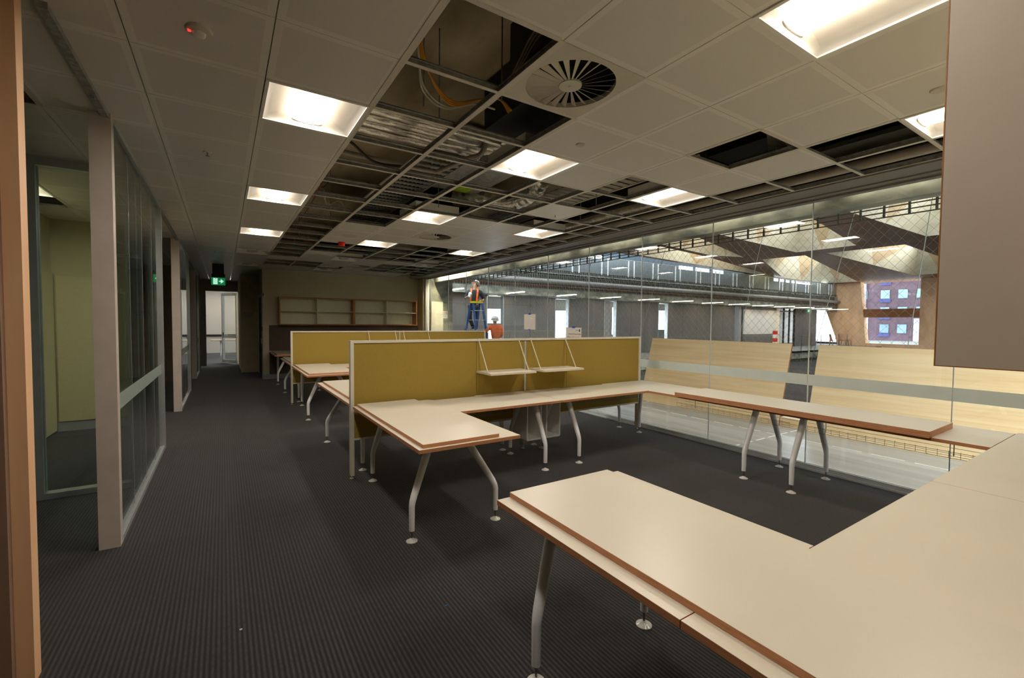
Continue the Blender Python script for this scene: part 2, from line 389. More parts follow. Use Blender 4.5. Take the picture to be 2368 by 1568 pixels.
# ---------------------------------------------------------------- glass wall along the void
ys = [-.02, 1.189, 2.354, 3.535, 4.71, 5.89, 7.07, 8.26, 9.44, 10.62, 11.72, 12.98, 13.28]
for i in range(len(ys)-1):
    p = MB().box(5.394, ys[i]+.003, .05, 5.406, ys[i+1]-.003, 2.96)
    wdw = p.build('window_%d' % (i+1), 'glass', **STR)
fs = MB()
for i in range(len(ys)-1): fs.box(5.3915, ys[i]+.004, .925, 5.3935, ys[i+1]-.004, 1.045)
fs.build('trim_4', 'frost', **STR)
j = MB()
for y in ys[1:-1]: j.box(5.392, y-.0035, .05, 5.408, y+.0035, 2.96)
j.build('trim_5', 'alu', **STR)
sill = MB(); sill.box(5.35, -.05, 0, 5.45, 13.3, .018); sill.box(5.372, -.05, .018, 5.388, 13.3, .062); sill.box(5.412, -.05, .018, 5.428, 13.3, .062)
sill.build('trim_6', 'sill', **STR)

# ================================================================== LEFT SIDE ROOMS
def framed_glass(n, y0, y1, panes, x=-.65):
    g = MB(); k = (y1-y0)/panes
    for i in range(panes): g.box(x-.006, y0+i*k+.003, .04, x+.006, y0+(i+1)*k-.003, 2.93)
    g.build('window_%d' % n, 'glass_int', **STR)
    fr = MB(); fr.box(x-.03, y0, 0, x+.03, y1, .04); fr.box(x-.03, y0, 2.93, x+.03, y1, ZC); fr.box(x-.03, y1-.045, 0, x+.035, y1, ZC)
    for i in range(1, panes): fr.box(x-.007, y0+i*k-.003, .04, x+.007, y0+i*k+.003, 2.93)
    fr.build('trim_%d' % n, 'alu', **STR)
framed_glass(20, 4.13, 6.93, 4); framed_glass(21, 9.64, 12.22, 4); framed_glass(22, 14.85, 16.7, 3)
for k, (yy, dx) in enumerate([(4.05, 0), (9.58, 0), (14.75, 0)]):
    MB().box(-.735, yy, 0, -.62, yy+.085, ZC).build('trim_%d' % (30+k), 'alu_warm', **STR)
# frosted band on the partition glass
b = MB()
for y0, y1 in ((4.14, 6.88), (9.66, 12.17), (14.86, 16.65)): b.box(-.6425, y0, .93, -.641, y1, 1.045)
b.build('trim_35', 'frost_int', **STR)
# sliding door head tracks
b = MB()
for y0, y1 in ((2.8, 4.05), (6.93, 9.58), (12.22, 14.75)): b.box(-.67, y0, ZC-.03, -.63, y1, ZC-.001); b.box(-.66, y1-.35, ZC-.05, -.64, y1-.30, ZC-.03)
b.build('trim_36', 'galv', **STR)
# cross partitions
p = MB(); p.box(-3.0, 5.46, 0, -1.40, 5.56, ZC); p.build('wall_left', 'wall_cream', **STR)
p = MB(); p.box(-3.0, 5.45, 0, -1.40, 5.46, .13); p.build('baseboard_left', 'baseb', **STR)
fr = MB(); fr.box(-1.40, 5.45, 0, -1.335, 5.55, ZC); fr.box(-1.335, 5.45, 0, -.68, 5.55, .05); fr.box(-1.335, 5.45, 2.90, -.68, 5.55, ZC); fr.box(-.72, 5.45, .05, -.68, 5.55, 2.9)
fr.build('trim_37', 'alu', **STR)
MB().box(-1.335, 5.494, .05, -.72, 5.506, 2.90).build('window_23', 'glass_int', **STR)
MB().box(-4.4, 8.7, 0, -1.18, 8.8, ZC).build('wall_left', 'wall_cream', **STR)
MB().box(-1.97, 8.688, 0, -1.18, 8.70, .13).build('baseboard_left', 'baseb', **STR)
MB().box(-2.12, 5.56, 0, -2.0, 8.7, ZC).build('wall_left', 'wall_cream', **STR)
MB().box(-1.999, 7.6, .02, -1.975, 8.68, 2.21).build('pinboard', 'pin_cream', label='tall cream board on the side wall of the glazed office', cat='board')
MB().box(-1.95, 8.672, .14, -1.2, 8.688, 2.18).build('pinboard', 'pin_cream', label='wide cream board covering the rear wall of the glazed office', cat='board')
MB().box(-4.4, 14.4, 0, -.72, 14.52, ZC).build('wall_left', 'dark_wall', **STR)
MB().box(-4.4, 16.7, 0, -.6, 16.85, ZC).build('wall_left', 'dark_wall', **STR)
MB().box(-4.4, 2.55, 0, -.87, 2.70, ZC).build('wall_left', 'wall_grey', **STR)
MB().box(-4.4, 2.54, 0, -.87, 2.55, .13).build('baseboard_left', 'baseb', **STR)
# door jamb by the camera
jt = thing('door_jamb', (-.78, 2.68, 0), 'raw pine door jamb with reddish timber edge at the left side', 'door jamb')
MB().box(-.762, 2.70, 0, -.706, 2.78, ZC).build('pine_stop', 'timber', jt)
MB().box(-.80, 2.66, 0, -.762, 2.78, ZC).build('primed_liner', 'primer', jt, label='greyish primed liner')
MB().box(-.84, 2.60, 0, -.80, 2.74, ZC).build('red_timber_stud', 'redwood', jt, label='dark red timber stud')
MB().box(-.872, 2.535, 0, -.84, 2.72, ZC).build('metal_bead', 'galv', jt)

def leg_geo(foot, top, sl=(0,0)):
    """bent tubular leg: rod, lower vertical tube, slanted tube up to the underside"""
    fx, fy = foot; tx, ty, tz = top
    m_ = MB(); m_.tube([(fx, fy, .078), (fx, fy, .255), (fx+(tx-fx)*.03, fy+(ty-fy)*.03, .285), (fx+(tx-fx)*.09, fy+(ty-fy)*.09, .318), (tx, ty, tz)], [.0205, .022, .0235, .025, .032], 14)
    return m_
def desk(name, x0, x1, y0, y1, label, legs=(), pairs=(), trays=(), holders=(), z=.74, seam=None, notch=None, group=None):
    t = thing(name, ((x0+x1)/2, (y0+y1)/2, 0), label, 'desk', group)
    if notch:  # shallow cable cut-outs along the back edge, side +1 = far edge
        s, spans = notch; poly = [(x0, y0), (x1, y0), (x1, y1), (x0, y1)]
        yb = y1 if s > 0 else y0; yi = yb - s*.055; e = []
        xs = []
        for a, b in spans: xs += [(a, yb), (a+.06, yi), (b-.06, yi), (b, yb)]
        poly = ([(x0, y0), (x1, y0), (x1, y1)]+xs[::-1]+[(x0, y1)]) if s > 0 else ([(x0, y0)]+xs+[(x1, y0), (x1, y1), (x0, y1)])
        top = MB().prism(poly, z-.026, z, 0, 1)
    else: top = MB().box(x0, y0, z-.026, x1, y1, z, 0, 1)
    top.build('desktop', ['laminate', 'ply_edge'], t, bevel=.0012)
    for foot, tp in legs:
        lg = leg_geo(foot, tp).build('leg', 'powder', t, smooth=True)
        r = MB(); r.tube([(foot[0], foot[1], .012), (foot[0], foot[1], .09)], .0055, 8); r.build('threaded_rod', 'steel', lg)
        r = MB(); r.lathe((foot[0], foot[1], 0), [(.042, .001), (.041, .005), (.028, .012), (.012, .020), (.008, .024)], 20); r.build('foot_disc', 'acrylic', lg, smooth=True)
    for a, b in pairs:
        r = MB(); r.bar(a, b, .06, .03); r.build('crossbar', 'powder', t)
    for (tx0, tx1, ty0, ty1, tz) in trays:
        r = MB(); along_x = (tx1-tx0) > (ty1-ty0); n = int(max(tx1-tx0, ty1-ty0)/.07)
        for yy, zz in ((0, 0), (0, .05), (1, 0), (1, .05), (.5, 0)):
            if along_x: yv = ty0+(ty1-ty0)*yy; r.tube([(tx0, yv, tz+zz), (tx1, yv, tz+zz)], .0022, 5)
            else: xv = tx0+(tx1-tx0)*yy; r.tube([(xv, ty0, tz+zz), (xv, ty1, tz+zz)], .0022, 5)
        for k in range(n+1):
            if along_x:
                xv = tx0+(tx1-tx0)*k/n; r.tube([(xv, ty0, tz+.06), (xv, ty0, tz), (xv, ty1, tz), (xv, ty1, tz+.06)], .0016, 4)
            else:
                yv = ty0+(ty1-ty0)*k/n; r.tube([(tx0, yv, tz+.06), (tx0, yv, tz), (tx1, yv, tz), (tx1, yv, tz+.06)], .0016, 4)
        for fr_ in (.15, .85):
            if along_x: xv = tx0+(tx1-tx0)*fr_; r.tube([(xv, (ty0+ty1)/2, tz), (xv, (ty0+ty1)/2, z-.026)], .004, 5)
            else: yv = ty0+(ty1-ty0)*fr_; r.tube([((tx0+tx1)/2, yv, tz), ((tx0+tx1)/2, yv, z-.026)], .004, 5)
        r.build('wire_cable_basket', 'wire', t)
    for (hx, hy) in holders:
        r = MB(); zb = .22; zt = z-.026
        for a, b, w_ in (((hx-.1,hy,zt),(hx-.1,hy,zb+.02),.3),((hx+.1,hy,zt),(hx+.1,hy,zb+.02),.3),((hx-.1,hy,zb),(hx+.1,hy,zb),.3)):
            if a[0] == b[0]: r.box(a[0]-.01, hy-.15, zb, a[0]+.01, hy+.15, zt)
            else: r.box(hx-.1, hy-.15, zb-.01, hx+.1, hy+.15, zb+.01)
        r.build('computer_holder', 'powder', t, bevel=.006)
    return t
def aframe(xc, y, dirn, z=.714, half=.35, tophalf=.12, lean=.17):
    """two legs with feet at (xc±half, y); tops lean by dirn in y"""
    return [((xc-half, y), (xc-tophalf, y+dirn*lean, z)), ((xc+half, y), (xc+tophalf, y+dirn*lean, z))], [((xc-tophalf-.02, y+dirn*lean, z-.015), (xc+tophalf+.02, y+dirn*lean, z-.015))]
def aframe_y(x, yc, z=.714, half=.35, tophalf=.13):
    return [((x, yc-half), (x, yc-tophalf, z)), ((x, yc+half), (x, yc+tophalf, z))], [((x, yc-tophalf-.02, z-.015), (x, yc+tophalf+.02, z-.015))]

# ================================================================== CORRIDOR END
MB().box(.89, 15.55, 0, 1.0, 18.9, ZC).build('wall_right', 'wall_olive', **STR)
MB().box(.89, WALLY+.16, 2.3, 1.0, 15.55, ZC).build('wall_right', 'wall_olive', **STR)
pl = MB().box(.45, 15.85, 0, .89, 18.8, ZC-.02); pl.build('wall_end', 'pier', **STR)
MB().box(.435, 15.83, 0, .452, 15.9, ZC-.02).build('trim_40', 'white', **STR)
d = MB(); d.box(.88, WALLY+.16, 0, .93, 13.98, 2.3); d.box(.88, 15.5, 0, .93, 15.57, 2.3); d.box(.88, WALLY, 2.25, .93, 15.57, 2.32)
d.build('trim_41', 'white', **STR)
d1 = MB().box(.90, 13.98, .01, .935, 15.5, 2.25).build('door_1', 'wall_grey', **STR)
dh = MB(); dh.bar((.87, 14.1, 1.02), (.87, 14.24, 1.02), .018); dh.box(.865, 14.07, .95, .90, 14.11, 1.09); dh.build('door_handle', 'steel', d1, org=(0,0,0))
MB().box(.878, 13.80, 1.30, .889, 13.86, 1.42).build('light_switch', 'blackcable', label='small dark card reader on the white edge beside the back wall', cat='switch')
MB().box(-4.3, 18.72, 0, -.5, 18.84, ZC).build('wall_end', 'wall_grey', **STR)
MB().box(-.5, 18.72, 2.6, .45, 18.84, ZC).build('wall_end', 'wall_grey', **STR)
MB().box(-4.3, 25.9, 0, 5, 26.0, 3.3).build('wall_end', 'wall_white', **STR)
MB().box(-4.3, 19, 2.97, 5, 26, 3.0).build('ceiling', 'tile', **STR)
e = MB(); e.box(4.9, 18.8, 0, 5.0, 26, .9); e.box(4.9, 18.8, 2.7, 5.0, 26, 3.3); e.build('wall_end', 'wall_white', **STR)
portal((4.95, 22.4, 1.8), 7, 1.8, (0, math.radians(90), 0))
MB().box(.89, 18.8, 0, 5, 18.9, 3).build('wall_end', 'wall_white', **STR)
for k, yy in enumerate((20.2, 22.4, 24.6)):
    q = MB().box(-1.6, yy, 2.955, 1.6, yy+.25, 2.969)
    q.build('ceiling_light', 'roomlamp', label='long ceiling light in the bright room past the open door, %s row' % ('first', 'second', 'third')[k], cat='light', group=None)
MB().box(-.7, 18.4, ZC, .89, 18.73, ZC+.02).build('ceiling', 'tile', **STR)
MB().box(.80, WALLY, ZC, 1.0, 18.9, ZC+.02).build('ceiling', 'tile', **STR)
# open glass door
desk('desk', -.45, 1.35, 22.6, 23.4, 'small white desk in the bright room past the open glass door', aframe_y(-.1, 23.0)[0]+aframe_y(1.0, 23.0)[0])
MB().box(-4.2, 25.86, .80, 4.8, 25.9, .90).build('wall_rail', 'darkduct', label='dark rail along the rear wall of the bright end room', cat='rail')
gd = thing('glass_door', (.44, 18.9, 0), 'white framed glass door standing open at the end of the corridor', 'door')
A = Vector((.445, 18.95, 0)); B = Vector((-.03, 19.75, 0)); dd = (B-A).normalized()
fr = MB()
for a_, b_ in ((A, A+dd*.09), (B-dd*.09, B)): fr.bar(((a_+b_)/2)+Vector((0,0,.03)), ((a_+b_)/2)+Vector((0,0,2.56)), .045, .09, upv=tuple(dd.cross(Vector((0,0,1)))))
for z0, z1 in ((.02, .14), (2.48, 2.58), (.95, 1.03)): fr.bar(A+Vector((0,0,(z0+z1)/2)), B+Vector((0,0,(z0+z1)/2)), .045, z1-z0)
fr.build('frame', 'white', gd)
g = MB(); g.bar(A+Vector((0,0,1.3)), B+Vector((0,0,1.3)), .008, 2.4); g.build('glass_pane', 'glass', gd)
h = MB(); pc = B-dd*.05; h.bar(pc+Vector((.03,-.04,1.05)), pc+Vector((.12,-.09,1.05)), .02); h.box(pc.x-.01, pc.y-.05, .98, pc.x+.02, pc.y-.02, 1.14); h.build('lever_handle', 'steel', gd)
# exit signs
def exit_sign(x, y, label, s=1.0):
    t = thing('exit_sign', (x, y, 2.62), label, 'sign')
    b = MB(); b.box(x-.14*s, y-.03, 2.63, x+.14*s, y+.03, 2.72, 0); b.box(x-.12*s, y-.015, 2.72, x+.12*s, y+.015, ZC, 0); b.build('housing', 'darkduct', t)
    b = MB(); b.box(x-.145*s, y-.032, 2.45, x+.145*s, y+.032, 2.63); b.build('sign_panel', 'exitgreen', t)
    b = MB(); b.box(x-.105*s, y-.036, 2.465, x-.015*s, y-.033, 2.615); b.build('door_pictogram', 'exitwhite', t)
    b = MB(); yy = y-.0375
    for p, q, wd in (((-.058,2.59),(-.063,2.54),.022),((-.063,2.54),(-.05,2.50),.014),((-.05,2.50),(-.04,2.472),.012),((-.063,2.54),(-.08,2.51),.014),((-.08,2.51),(-.1,2.51),.01),((-.06,2.565),(-.035,2.555),.01),((-.06,2.565),(-.085,2.55),.01)):
        b.bar((x+p[0]*s, yy, p[1]), (x+q[0]*s, yy, q[1]), .002, wd, upv=(0,1,0)); 
    b.sph((x-.052*s, yy, 2.602), (.009, .002, .009), 8, 6)
    b.build('running_figure', 'exitgreen', t)
    b = MB(); b.box(x+.01*s, y-.036, 2.53, x+.06*s, y-.033, 2.552)
    b.add([(x+.05*s, y-.036, 2.60), (x+.115*s, y-.036, 2.541), (x+.05*s, y-.036, 2.482), (x+.05*s, y-.033, 2.60), (x+.115*s, y-.033, 2.541), (x+.05*s, y-.033, 2.482)], [(0,1,2),(3,5,4),(0,3,4,1),(1,4,5,2),(2,5,3,0)])
    b.build('arrow', 'exitwhite', t)
exit_sign(-.09, 13.2, 'green running figure exit sign with arrow hanging over the corridor')
def warn_sign(x, y, z, w_, h, label, plane='y', name='warning_notice', sgn=-1):
    t = thing(name, (x, y, z), label, 'notice')
    MB().box(x-w_/2, y-.002, z-h/2, x+w_/2, y, z+h/2).build('paper', 'paper', t)
    for s in (-1, 1):
        cx = x+s*w_*.34; q = MB(); q.add([(cx-.025, y-.004, z+h*.16), (cx+.025, y-.004, z+h*.16), (cx, y-.004, z+h*.38), (cx-.025, y-.0025, z+h*.16), (cx+.025, y-.0025, z+h*.16), (cx, y-.0025, z+h*.38)], [(0,1,2),(3,5,4),(0,3,4,1),(1,4,5,2),(2,5,3,0)])
        q.build('warning_triangle', 'warn', t)
    text('heading', 'CAUTION', h*.17, 'redink', (x, y-.003, z+h*.2), (1,0,0), (0,0,1), t)
    text('lettering', 'NO UNAUTHORISED ENTRY', h*.09, 'ink', (x, y-.003, z+h*.02), (1,0,0), (0,0,1), t)
    q = MB()
    for k in range(2): q.box(x-w_*.3, y-.003, z-h*(.12+.1*k), x+w_*.25, y-.0022, z-h*(.10+.1*k))
    q.build('small_print', 'ink', t)
warn_sign(.645, 15.85, 1.75, .30, .225, 'white caution notice with two yellow triangles on the corridor pier')
# bright room table
L1, P1 = aframe(1.475, 3.055, 1)
desk('desk', 1.07, 1.87, 2.77, 3.79, 'return desk beside the aisle ending the nearer olive screen group, brown edged', L1, P1)
La, Pa = aframe_y(2.90, 4.16); Lc = [((1.23, 4.44), (1.31, 4.27, .714))]
desk('desk', 1.07, 3.118, 3.792, 4.555, 'left long desk against the front of the nearer olive screen', La+Lc, Pa, trays=[(1.45, 2.75, 4.36, 4.50, .53)], holders=[(2.99+.05, 4.36)], notch=(1, [(1.85, 2.45)]))
Lb, Pb = aframe_y(3.38, 4.16); Ld = [((5.08, 4.43), (5.085, 4.40, .714)), ]
desk('desk', 3.122, 5.26, 3.792, 4.555, 'right long desk against the nearer olive screen, reaching the glass wall', Lb+Ld, Pb, trays=[(3.6, 5.0, 4.36, 4.50, .53)], holders=[(3.32, 4.36)], notch=(1, [(3.62, 4.45)]))
# far side of the nearer screen
L1, P1 = aframe(1.475, 6.19, -1)
desk('desk', 1.07, 1.87, 5.452, 6.57, 'return desk by the aisle just behind the nearer olive screen', L1, P1)
La, Pa = aframe_y(2.90, 5.08, half=.39); Lc = [((1.23, 4.82), (1.27, 4.98, .714))]
desk('desk', 1.07, 3.118, 4.69, 5.45, 'long desk hidden behind left half of the nearer olive screen', La+Lc, Pa)
Lb, Pb = aframe_y(3.38, 5.08, half=.39); Ld = [((5.07, 4.81), (5.07, 4.98, .714))]
desk('desk', 3.122, 5.26, 4.69, 5.45, 'long desk hidden behind right half of the nearer olive screen', Lb+Ld, Pb)
# second screen group
D = 4.726
L1, P1 = aframe(1.475, 7.74, 1)
desk('desk', 1.07, 1.87, 7.46, 8.516, 'return desk in front of the farther olive screen beside the aisle', L1, P1)
La, Pa = aframe_y(2.90, 8.88); Lc = [((1.22, 9.12), (1.22, 9.0, .714))]
desk('desk', 1.07, 3.118, 8.518, 9.28, 'left long desk against the front of the farther olive screen', La+Lc, Pa, trays=[(1.45, 2.75, 9.08, 9.22, .53)])
Lb, Pb = aframe_y(3.38, 8.88)
desk('desk', 3.122, 5.26, 8.518, 9.28, 'right long desk against the farther olive screen', Lb, Pb, trays=[(3.6, 5.0, 9.08, 9.22, .53)])
L1, P1 = aframe(1.475, 10.95, -1)
desk('desk', 1.07, 1.87, 10.18, 11.3, 'return desk by the aisle just behind the farther olive screen', L1, P1)
desk('desk', 1.07, 3.118, 9.416, 10.176, 'long desk behind the farther olive screen', [((1.23, 9.6), (1.23, 9.75, .714))]+aframe_y(2.9, 9.8)[0])
L1, P1 = aframe(1.475, 12.46, 1)
desk('desk', 1.04, 1.84, 12.19, 12.96, 'dim return desk in front of the rear wall bench', L1, P1)
desk('desk', 1.04, 5.1, 12.965, 13.70, 'long dim bench desk along the rear wall below the shelves', aframe_y(3.1, 13.3)[0]+[((1.2, 13.3), (1.2, 13.2, .714))])
# near group
L1, P1 = aframe(1.49, 1.548, -1, lean=-.15)
desk('desk', 1.085, 1.89, .785, 1.80, 'big foreground return desk pointing at the aisle, bent white legs', L1, P1)
desk('desk', 1.085, 3.238, -.07, .782, 'foreground desk filling the lower right corner', [((1.24, .25), (1.24, .35, .714)), ((2.95, .1), (2.95, .25, .714))])
desk('desk', 3.242, 5.32, -.07, .782, 'foreground desk at the right edge touching the glass', [((3.45, .1), (3.45, .25, .714)), ((5.15, .3), (5.15, .4, .714))])
Lw, Pw = aframe(4.845, 2.07, -1, lean=.0, half=.355, tophalf=.13)
desk('desk', 4.50, 5.26, .786, 2.298, 'glass side desk nearest the foreground, wire basket beneath', Lw, Pw, trays=[(5.02, 5.2, .9, 2.25, .50)])
Lw, Pw = aframe(4.845, 2.53, 1, lean=.0, half=.355, tophalf=.13)
desk('desk', 4.50, 5.26, 2.302, 3.79, 'glass side desk running up to the nearer olive screen group', Lw, Pw, trays=[(5.02, 5.2, 2.35, 3.75, .50)])
# loose spare tops lying on the desks
def loose(x0, x1, y0, y1, z0, label, rot=0):
    xc, yc = (x0+x1)/2, (y0+y1)/2
    o = MB().box(x0, y0, z0, x1, y1, z0+.025, 0, 1).build('loose_desktop', ['laminate', 'ply_edge'], org=(xc, yc, 0), label=label, cat='board', bevel=.0012)
    o.rotation_euler.z = rot; return o
loose(1.105, 1.70, 2.80, 4.53, .7405, 'loose cream top lying on the return desk before the nearer screen', .003)
loose(1.13, 1.72, 4.72, 6.50, .7405, 'loose cream top lying on the return desk behind the nearer screen')
loose(1.11, 1.72, 7.52, 9.25, .7405, 'loose cream top lying on desk before the farther screen')
loose(1.11, 1.72, 9.45, 11.25, .7405, 'loose cream top lying on desk behind the farther screen')
loose(1.09, 1.70, 12.22, 13.66, .7405, 'loose cream top on the dim return desk by the rear wall')
loose(1.150, 1.797, .02, 1.795, .7405, 'loose cream top lying on the big foreground return desk', -.004)
loose(4.435, 5.04, 1.10, 3.34, .7405, 'lower loose cream top stacked on the desks along the glass', .012)
loose(4.435, 5.04, 1.10, 3.34, .766, 'upper loose cream top stacked on the desks along the glass', .012)

# ---------------------------------------------------------------- screens
def screen(y, x0, x1, label):
    t = thing('desk_screen', ((x0+x1)/2, y, 0), label, 'screen divider')
    xm = 3.165
    for a, b in ((x0+.035, 2.475), (2.478, xm-.012), (xm+.012, 3.835), (3.838, x1-.035)):
        MB().box(a, y-.022, .41, b, y+.022, 1.3655).build('fabric_panel', 'olive', t, bevel=.003)
    f = MB()
    for s in (-1, 1): f.box(x0+.035, y+s*.024-.008, 1.366, x1-.035, y+s*.024+.008, 1.391)
    f.box(x0+.035, y-.016, 1.366, x1-.035, y+.016, 1.380); f.box(x0+.036, y-.028, .39, x1-.036, y+.028, .4095)
    f.build('top_rail', 'cream_metal', t, label='double white top rail')
    for a, b, zz in ((x0, x0+.035, .03), (x1-.035, x1, .03)):
        p = MB(); p.box(a, y-.032, zz, b, y+.032, 1.392); p.build('end_post', 'cream_metal', t, bevel=.002)
    p = MB(); p.box(xm-.012, y-.026, .40, xm+.012, y+.026, 1.36); p.box(xm-.03, y-.035, .05, xm+.03, y+.035, .40); p.build('centre_post', 'alu', t, bevel=.002)
    for xx in (x0+.017, xm, x1-.017):
        q = MB(); q.lathe((xx, y, 0), [(.022, .001), (.02, .006), (.006, .012), (.006, .055)], 14); q.build('levelling_foot', 'acrylic', t, smooth=True)
    return t
S1 = screen(4.62, 1.055, 5.265, 'nearer olive fabric desk screen with white frame and hanging shelves')
S2 = screen(9.346, 1.06, 5.26, 'farther olive fabric desk screen with white frame, beyond the nearer one')
def hshelf(x0, x1, y, label, z=1.0):
    t = thing('hanging_shelf', ((x0+x1)/2, y-.19, z), label, 'shelf')
    MB().box(x0, y-.372, z-.004, x1, y-.028, z+.02).build('board', 'cream_metal', t, bevel=.002)
    for xx in (x0+.03, x1-.03):
        a = MB(); a.tube([(xx, y-.028, 1.396), (xx, y-.034, 1.375), (xx, y-.25, z+.02)], .0065, 8); a.build('strut', 'cream_metal', t, smooth=True)
    return t
hshelf(2.47, 3.09, 4.62, 'left white shelf hung on the nearer olive screen')
hshelf(3.21, 3.83, 4.62, 'right white shelf hung on the nearer olive screen')
hshelf(2.47, 3.09, 9.346, 'left white shelf hung on the farther olive screen')
hshelf(3.21, 3.83, 9.346, 'right white shelf hung on the farther olive screen')

# ---------------------------------------------------------------- back wall shelving
t = thing('wall_shelf', (3.18, 13.6, 1.47), 'long open wall shelf with brown ply edges and eight compartments', 'shelf')
fx0, fx1, z0, z1, yf = 1.255, 5.10, 1.475, 2.235, 13.40
b = MB(); b.box(fx0, WALLY-.015, z0, fx1, WALLY-.001, z1); b.build('back_panel', 'shelf_white', t)
b = MB(); b.box(fx0, yf, z0, fx1, WALLY-.016, z0+.028, 0, 1); b.box(fx0, yf, z1-.028, fx1, WALLY-.016, z1, 0, 1); b.build('carcass', ['shelf_white', 'oak'], t)
for xx in (fx0, fx1-.028): MB().box(xx, yf, z0+.028, xx+.028, WALLY-.016, z1-.028, 0, 1).build('end_panel', ['shelf_white', 'oak'], t)
MB().box(3.17, yf, z0+.028, 3.225, WALLY-.016, z1-.028).build('middle_divider', 'oak', t)
for xx in (2.20, 4.14): MB().box(xx, yf+.01, z0+.028, xx+.03, WALLY-.016, z1-.028).build('divider', 'shelf_white', t)
for a, c in ((fx0+.028, 2.20), (2.23, 3.17), (3.225, 4.14), (4.17, fx1-.028)): MB().box(a, yf+.03, 1.845, c, WALLY-.016, 1.863).build('shelf_board', 'shelf_white', t)
MB().box(1.04, WALLY-.02, .77, 5.25, WALLY-.001, 1.46).build('pinboard', 'pin_brown', label='long dark brown pinboard on the rear wall under the shelf', cat='board')
MB().box(1.04, WALLY-.018, .13, 1.9, WALLY-.001, .74).build('pinboard', 'pin_brown', label='dark brown panel low on the rear wall behind the bench', cat='board')
# near wall shelving whose end panel fills the upper right
t = thing('wall_shelf', (3.1, .1, 1.5), 'tall taupe end of the wall shelf close to the camera, upper right', 'shelf')
MB().box(1.25, -.079, 1.503, 1.278, .304, 2.335, 0).build('end_panel', ['taupe'], t, label='taupe end panel')
e = MB(); e.box(1.25, .3045, 1.503, 1.278, .3065, 2.335); e.box(1.25, -.079, 1.501, 1.278, .3065, 1.5029); e.build('edge_strip', 'oak', t, label='thin brown ply edge')
b = MB(); b.box(1.279, -.075, 1.503, 5.1, .30, 1.53, 0); b.box(1.279, -.075, 2.305, 5.1, .30, 2.335); b.box(1.279, -.077, 1.53, 5.1, -.06, 2.305); b.box(5.07, -.06, 1.53, 5.1, .3, 2.305); b.build('carcass', 'shelf_white', t)
MB().box(1.279, -.06, 1.9, 5.07, .28, 1.918).build('shelf_board', 'shelf_white', t)

# ================================================================== CEILING FITTINGS
def troffer(label, lit, group):
    """recessed 600 square light in local coordinates; origin at cell centre on the ceiling plane"""
    t = thing('ceiling_light', (0, 0, 0), label, 'light', group); t['_o'] = (0, 0, 0)
    f = MB(); a = .297; i_ = .278
    for x0, y0, x1, y1 in ((-a,-a,a,-i_), (-a,i_,a,a), (-a,-i_,-i_,i_), (i_,-i_,a,i_)): f.box(x0, y0, -.006, x1, y1, .012)
    f.box(-a, -a, .105, a, a, .12)
    for x0, y0, x1, y1 in ((-a,-a,a,-a+.006), (-a,a-.006,a,a), (-a,-a+.006,-a+.006,a-.006), (a-.006,-a+.006,a,a-.006)): f.box(x0, y0, .012, x1, y1, .105)
    f.build('frame', 'white', t)
    r = MB(); n = 8                       # two curved reflector wings running along y
    for s in (-1, 1):
        for k in range(n):
            u0, u1 = k/n, (k+1)/n
            xa, xb = s*(.278-.178*u0), s*(.278-.178*u1); za, zb = .004+.075*math.sin(u0*math.pi*.5), .004+.075*math.sin(u1*math.pi*.5)
            r.add([(xa, -.25, za), (xb, -.25, zb), (xb, .25, zb), (xa, .25, za)], [(0,1,2,3)])
            # closed curved ends
            for e in (-1, 1): r.add([(xa, e*.278, .002), (xb, e*.278, .002), (xb, e*.25, zb), (xa, e*.25, za)], [(0,1,2,3)])
    r.add([(-.1, -.278, .002), (.1, -.278, .002), (.1, -.25, .079), (-.1, -.25, .079)], [(0,1,2,3)]); r.add([(-.1, .278, .002), (.1, .278, .002), (.1, .25, .079), (-.1, .25, .079)], [(0,1,2,3)])
    r.build('reflector', 'white', t, smooth=True)
    d = MB(); n = 10; pts = []
    for k in range(n+1):
        a_ = math.pi*(k/n); pts.append((.098*math.cos(a_), .042-.016*math.sin(a_)))
    for k in range(n): d.add([(pts[k][0], -.262, pts[k][1]), (pts[k+1][0], -.262, pts[k+1][1]), (pts[k+1][0], .262, pts[k+1][1]), (pts[k][0], .262, pts[k][1])], [(0,1,2,3)])
    d.build('diffuser', 'lamp' if lit else 'vent', t, smooth=True)
    for e in (-1, 1):
        c = MB()
        for k in range(n): c.bar((pts[k][0], e*.264, pts[k][1]-.002), (pts[k+1][0], e*.264, pts[k+1][1]-.002), .006, .006)
        c.build('diffuser_clip', 'pvc', t)
    return t
cols_n = {1: 'aisle', 4: 'middle', 7: 'glass side', -3: 'glazed office'}
rows_n = {-2: 'nearest row', 2: 'second row', 6: 'third row', 10: 'fourth row', 8: 'seen through the partition', 14: 'fifth row', 18: 'last row'}
def fitting_light(c, r):
    l = bpy.data.lights.new('fitting_light', 'AREA'); l.shape = 'RECTANGLE'; l.size = .185; l.size_y = .515
    l.energy = OFFICE_WATTS*(.62 if r == -2 and c > 1 else 1.0); l.color = (1.0, .90, .785)
    o = bpy.data.objects.new('fitting_light', l); o.location = (CX(c+.5), CY(r+.5), ZC+.0235); COL.objects.link(o)
protoL = protoU = None
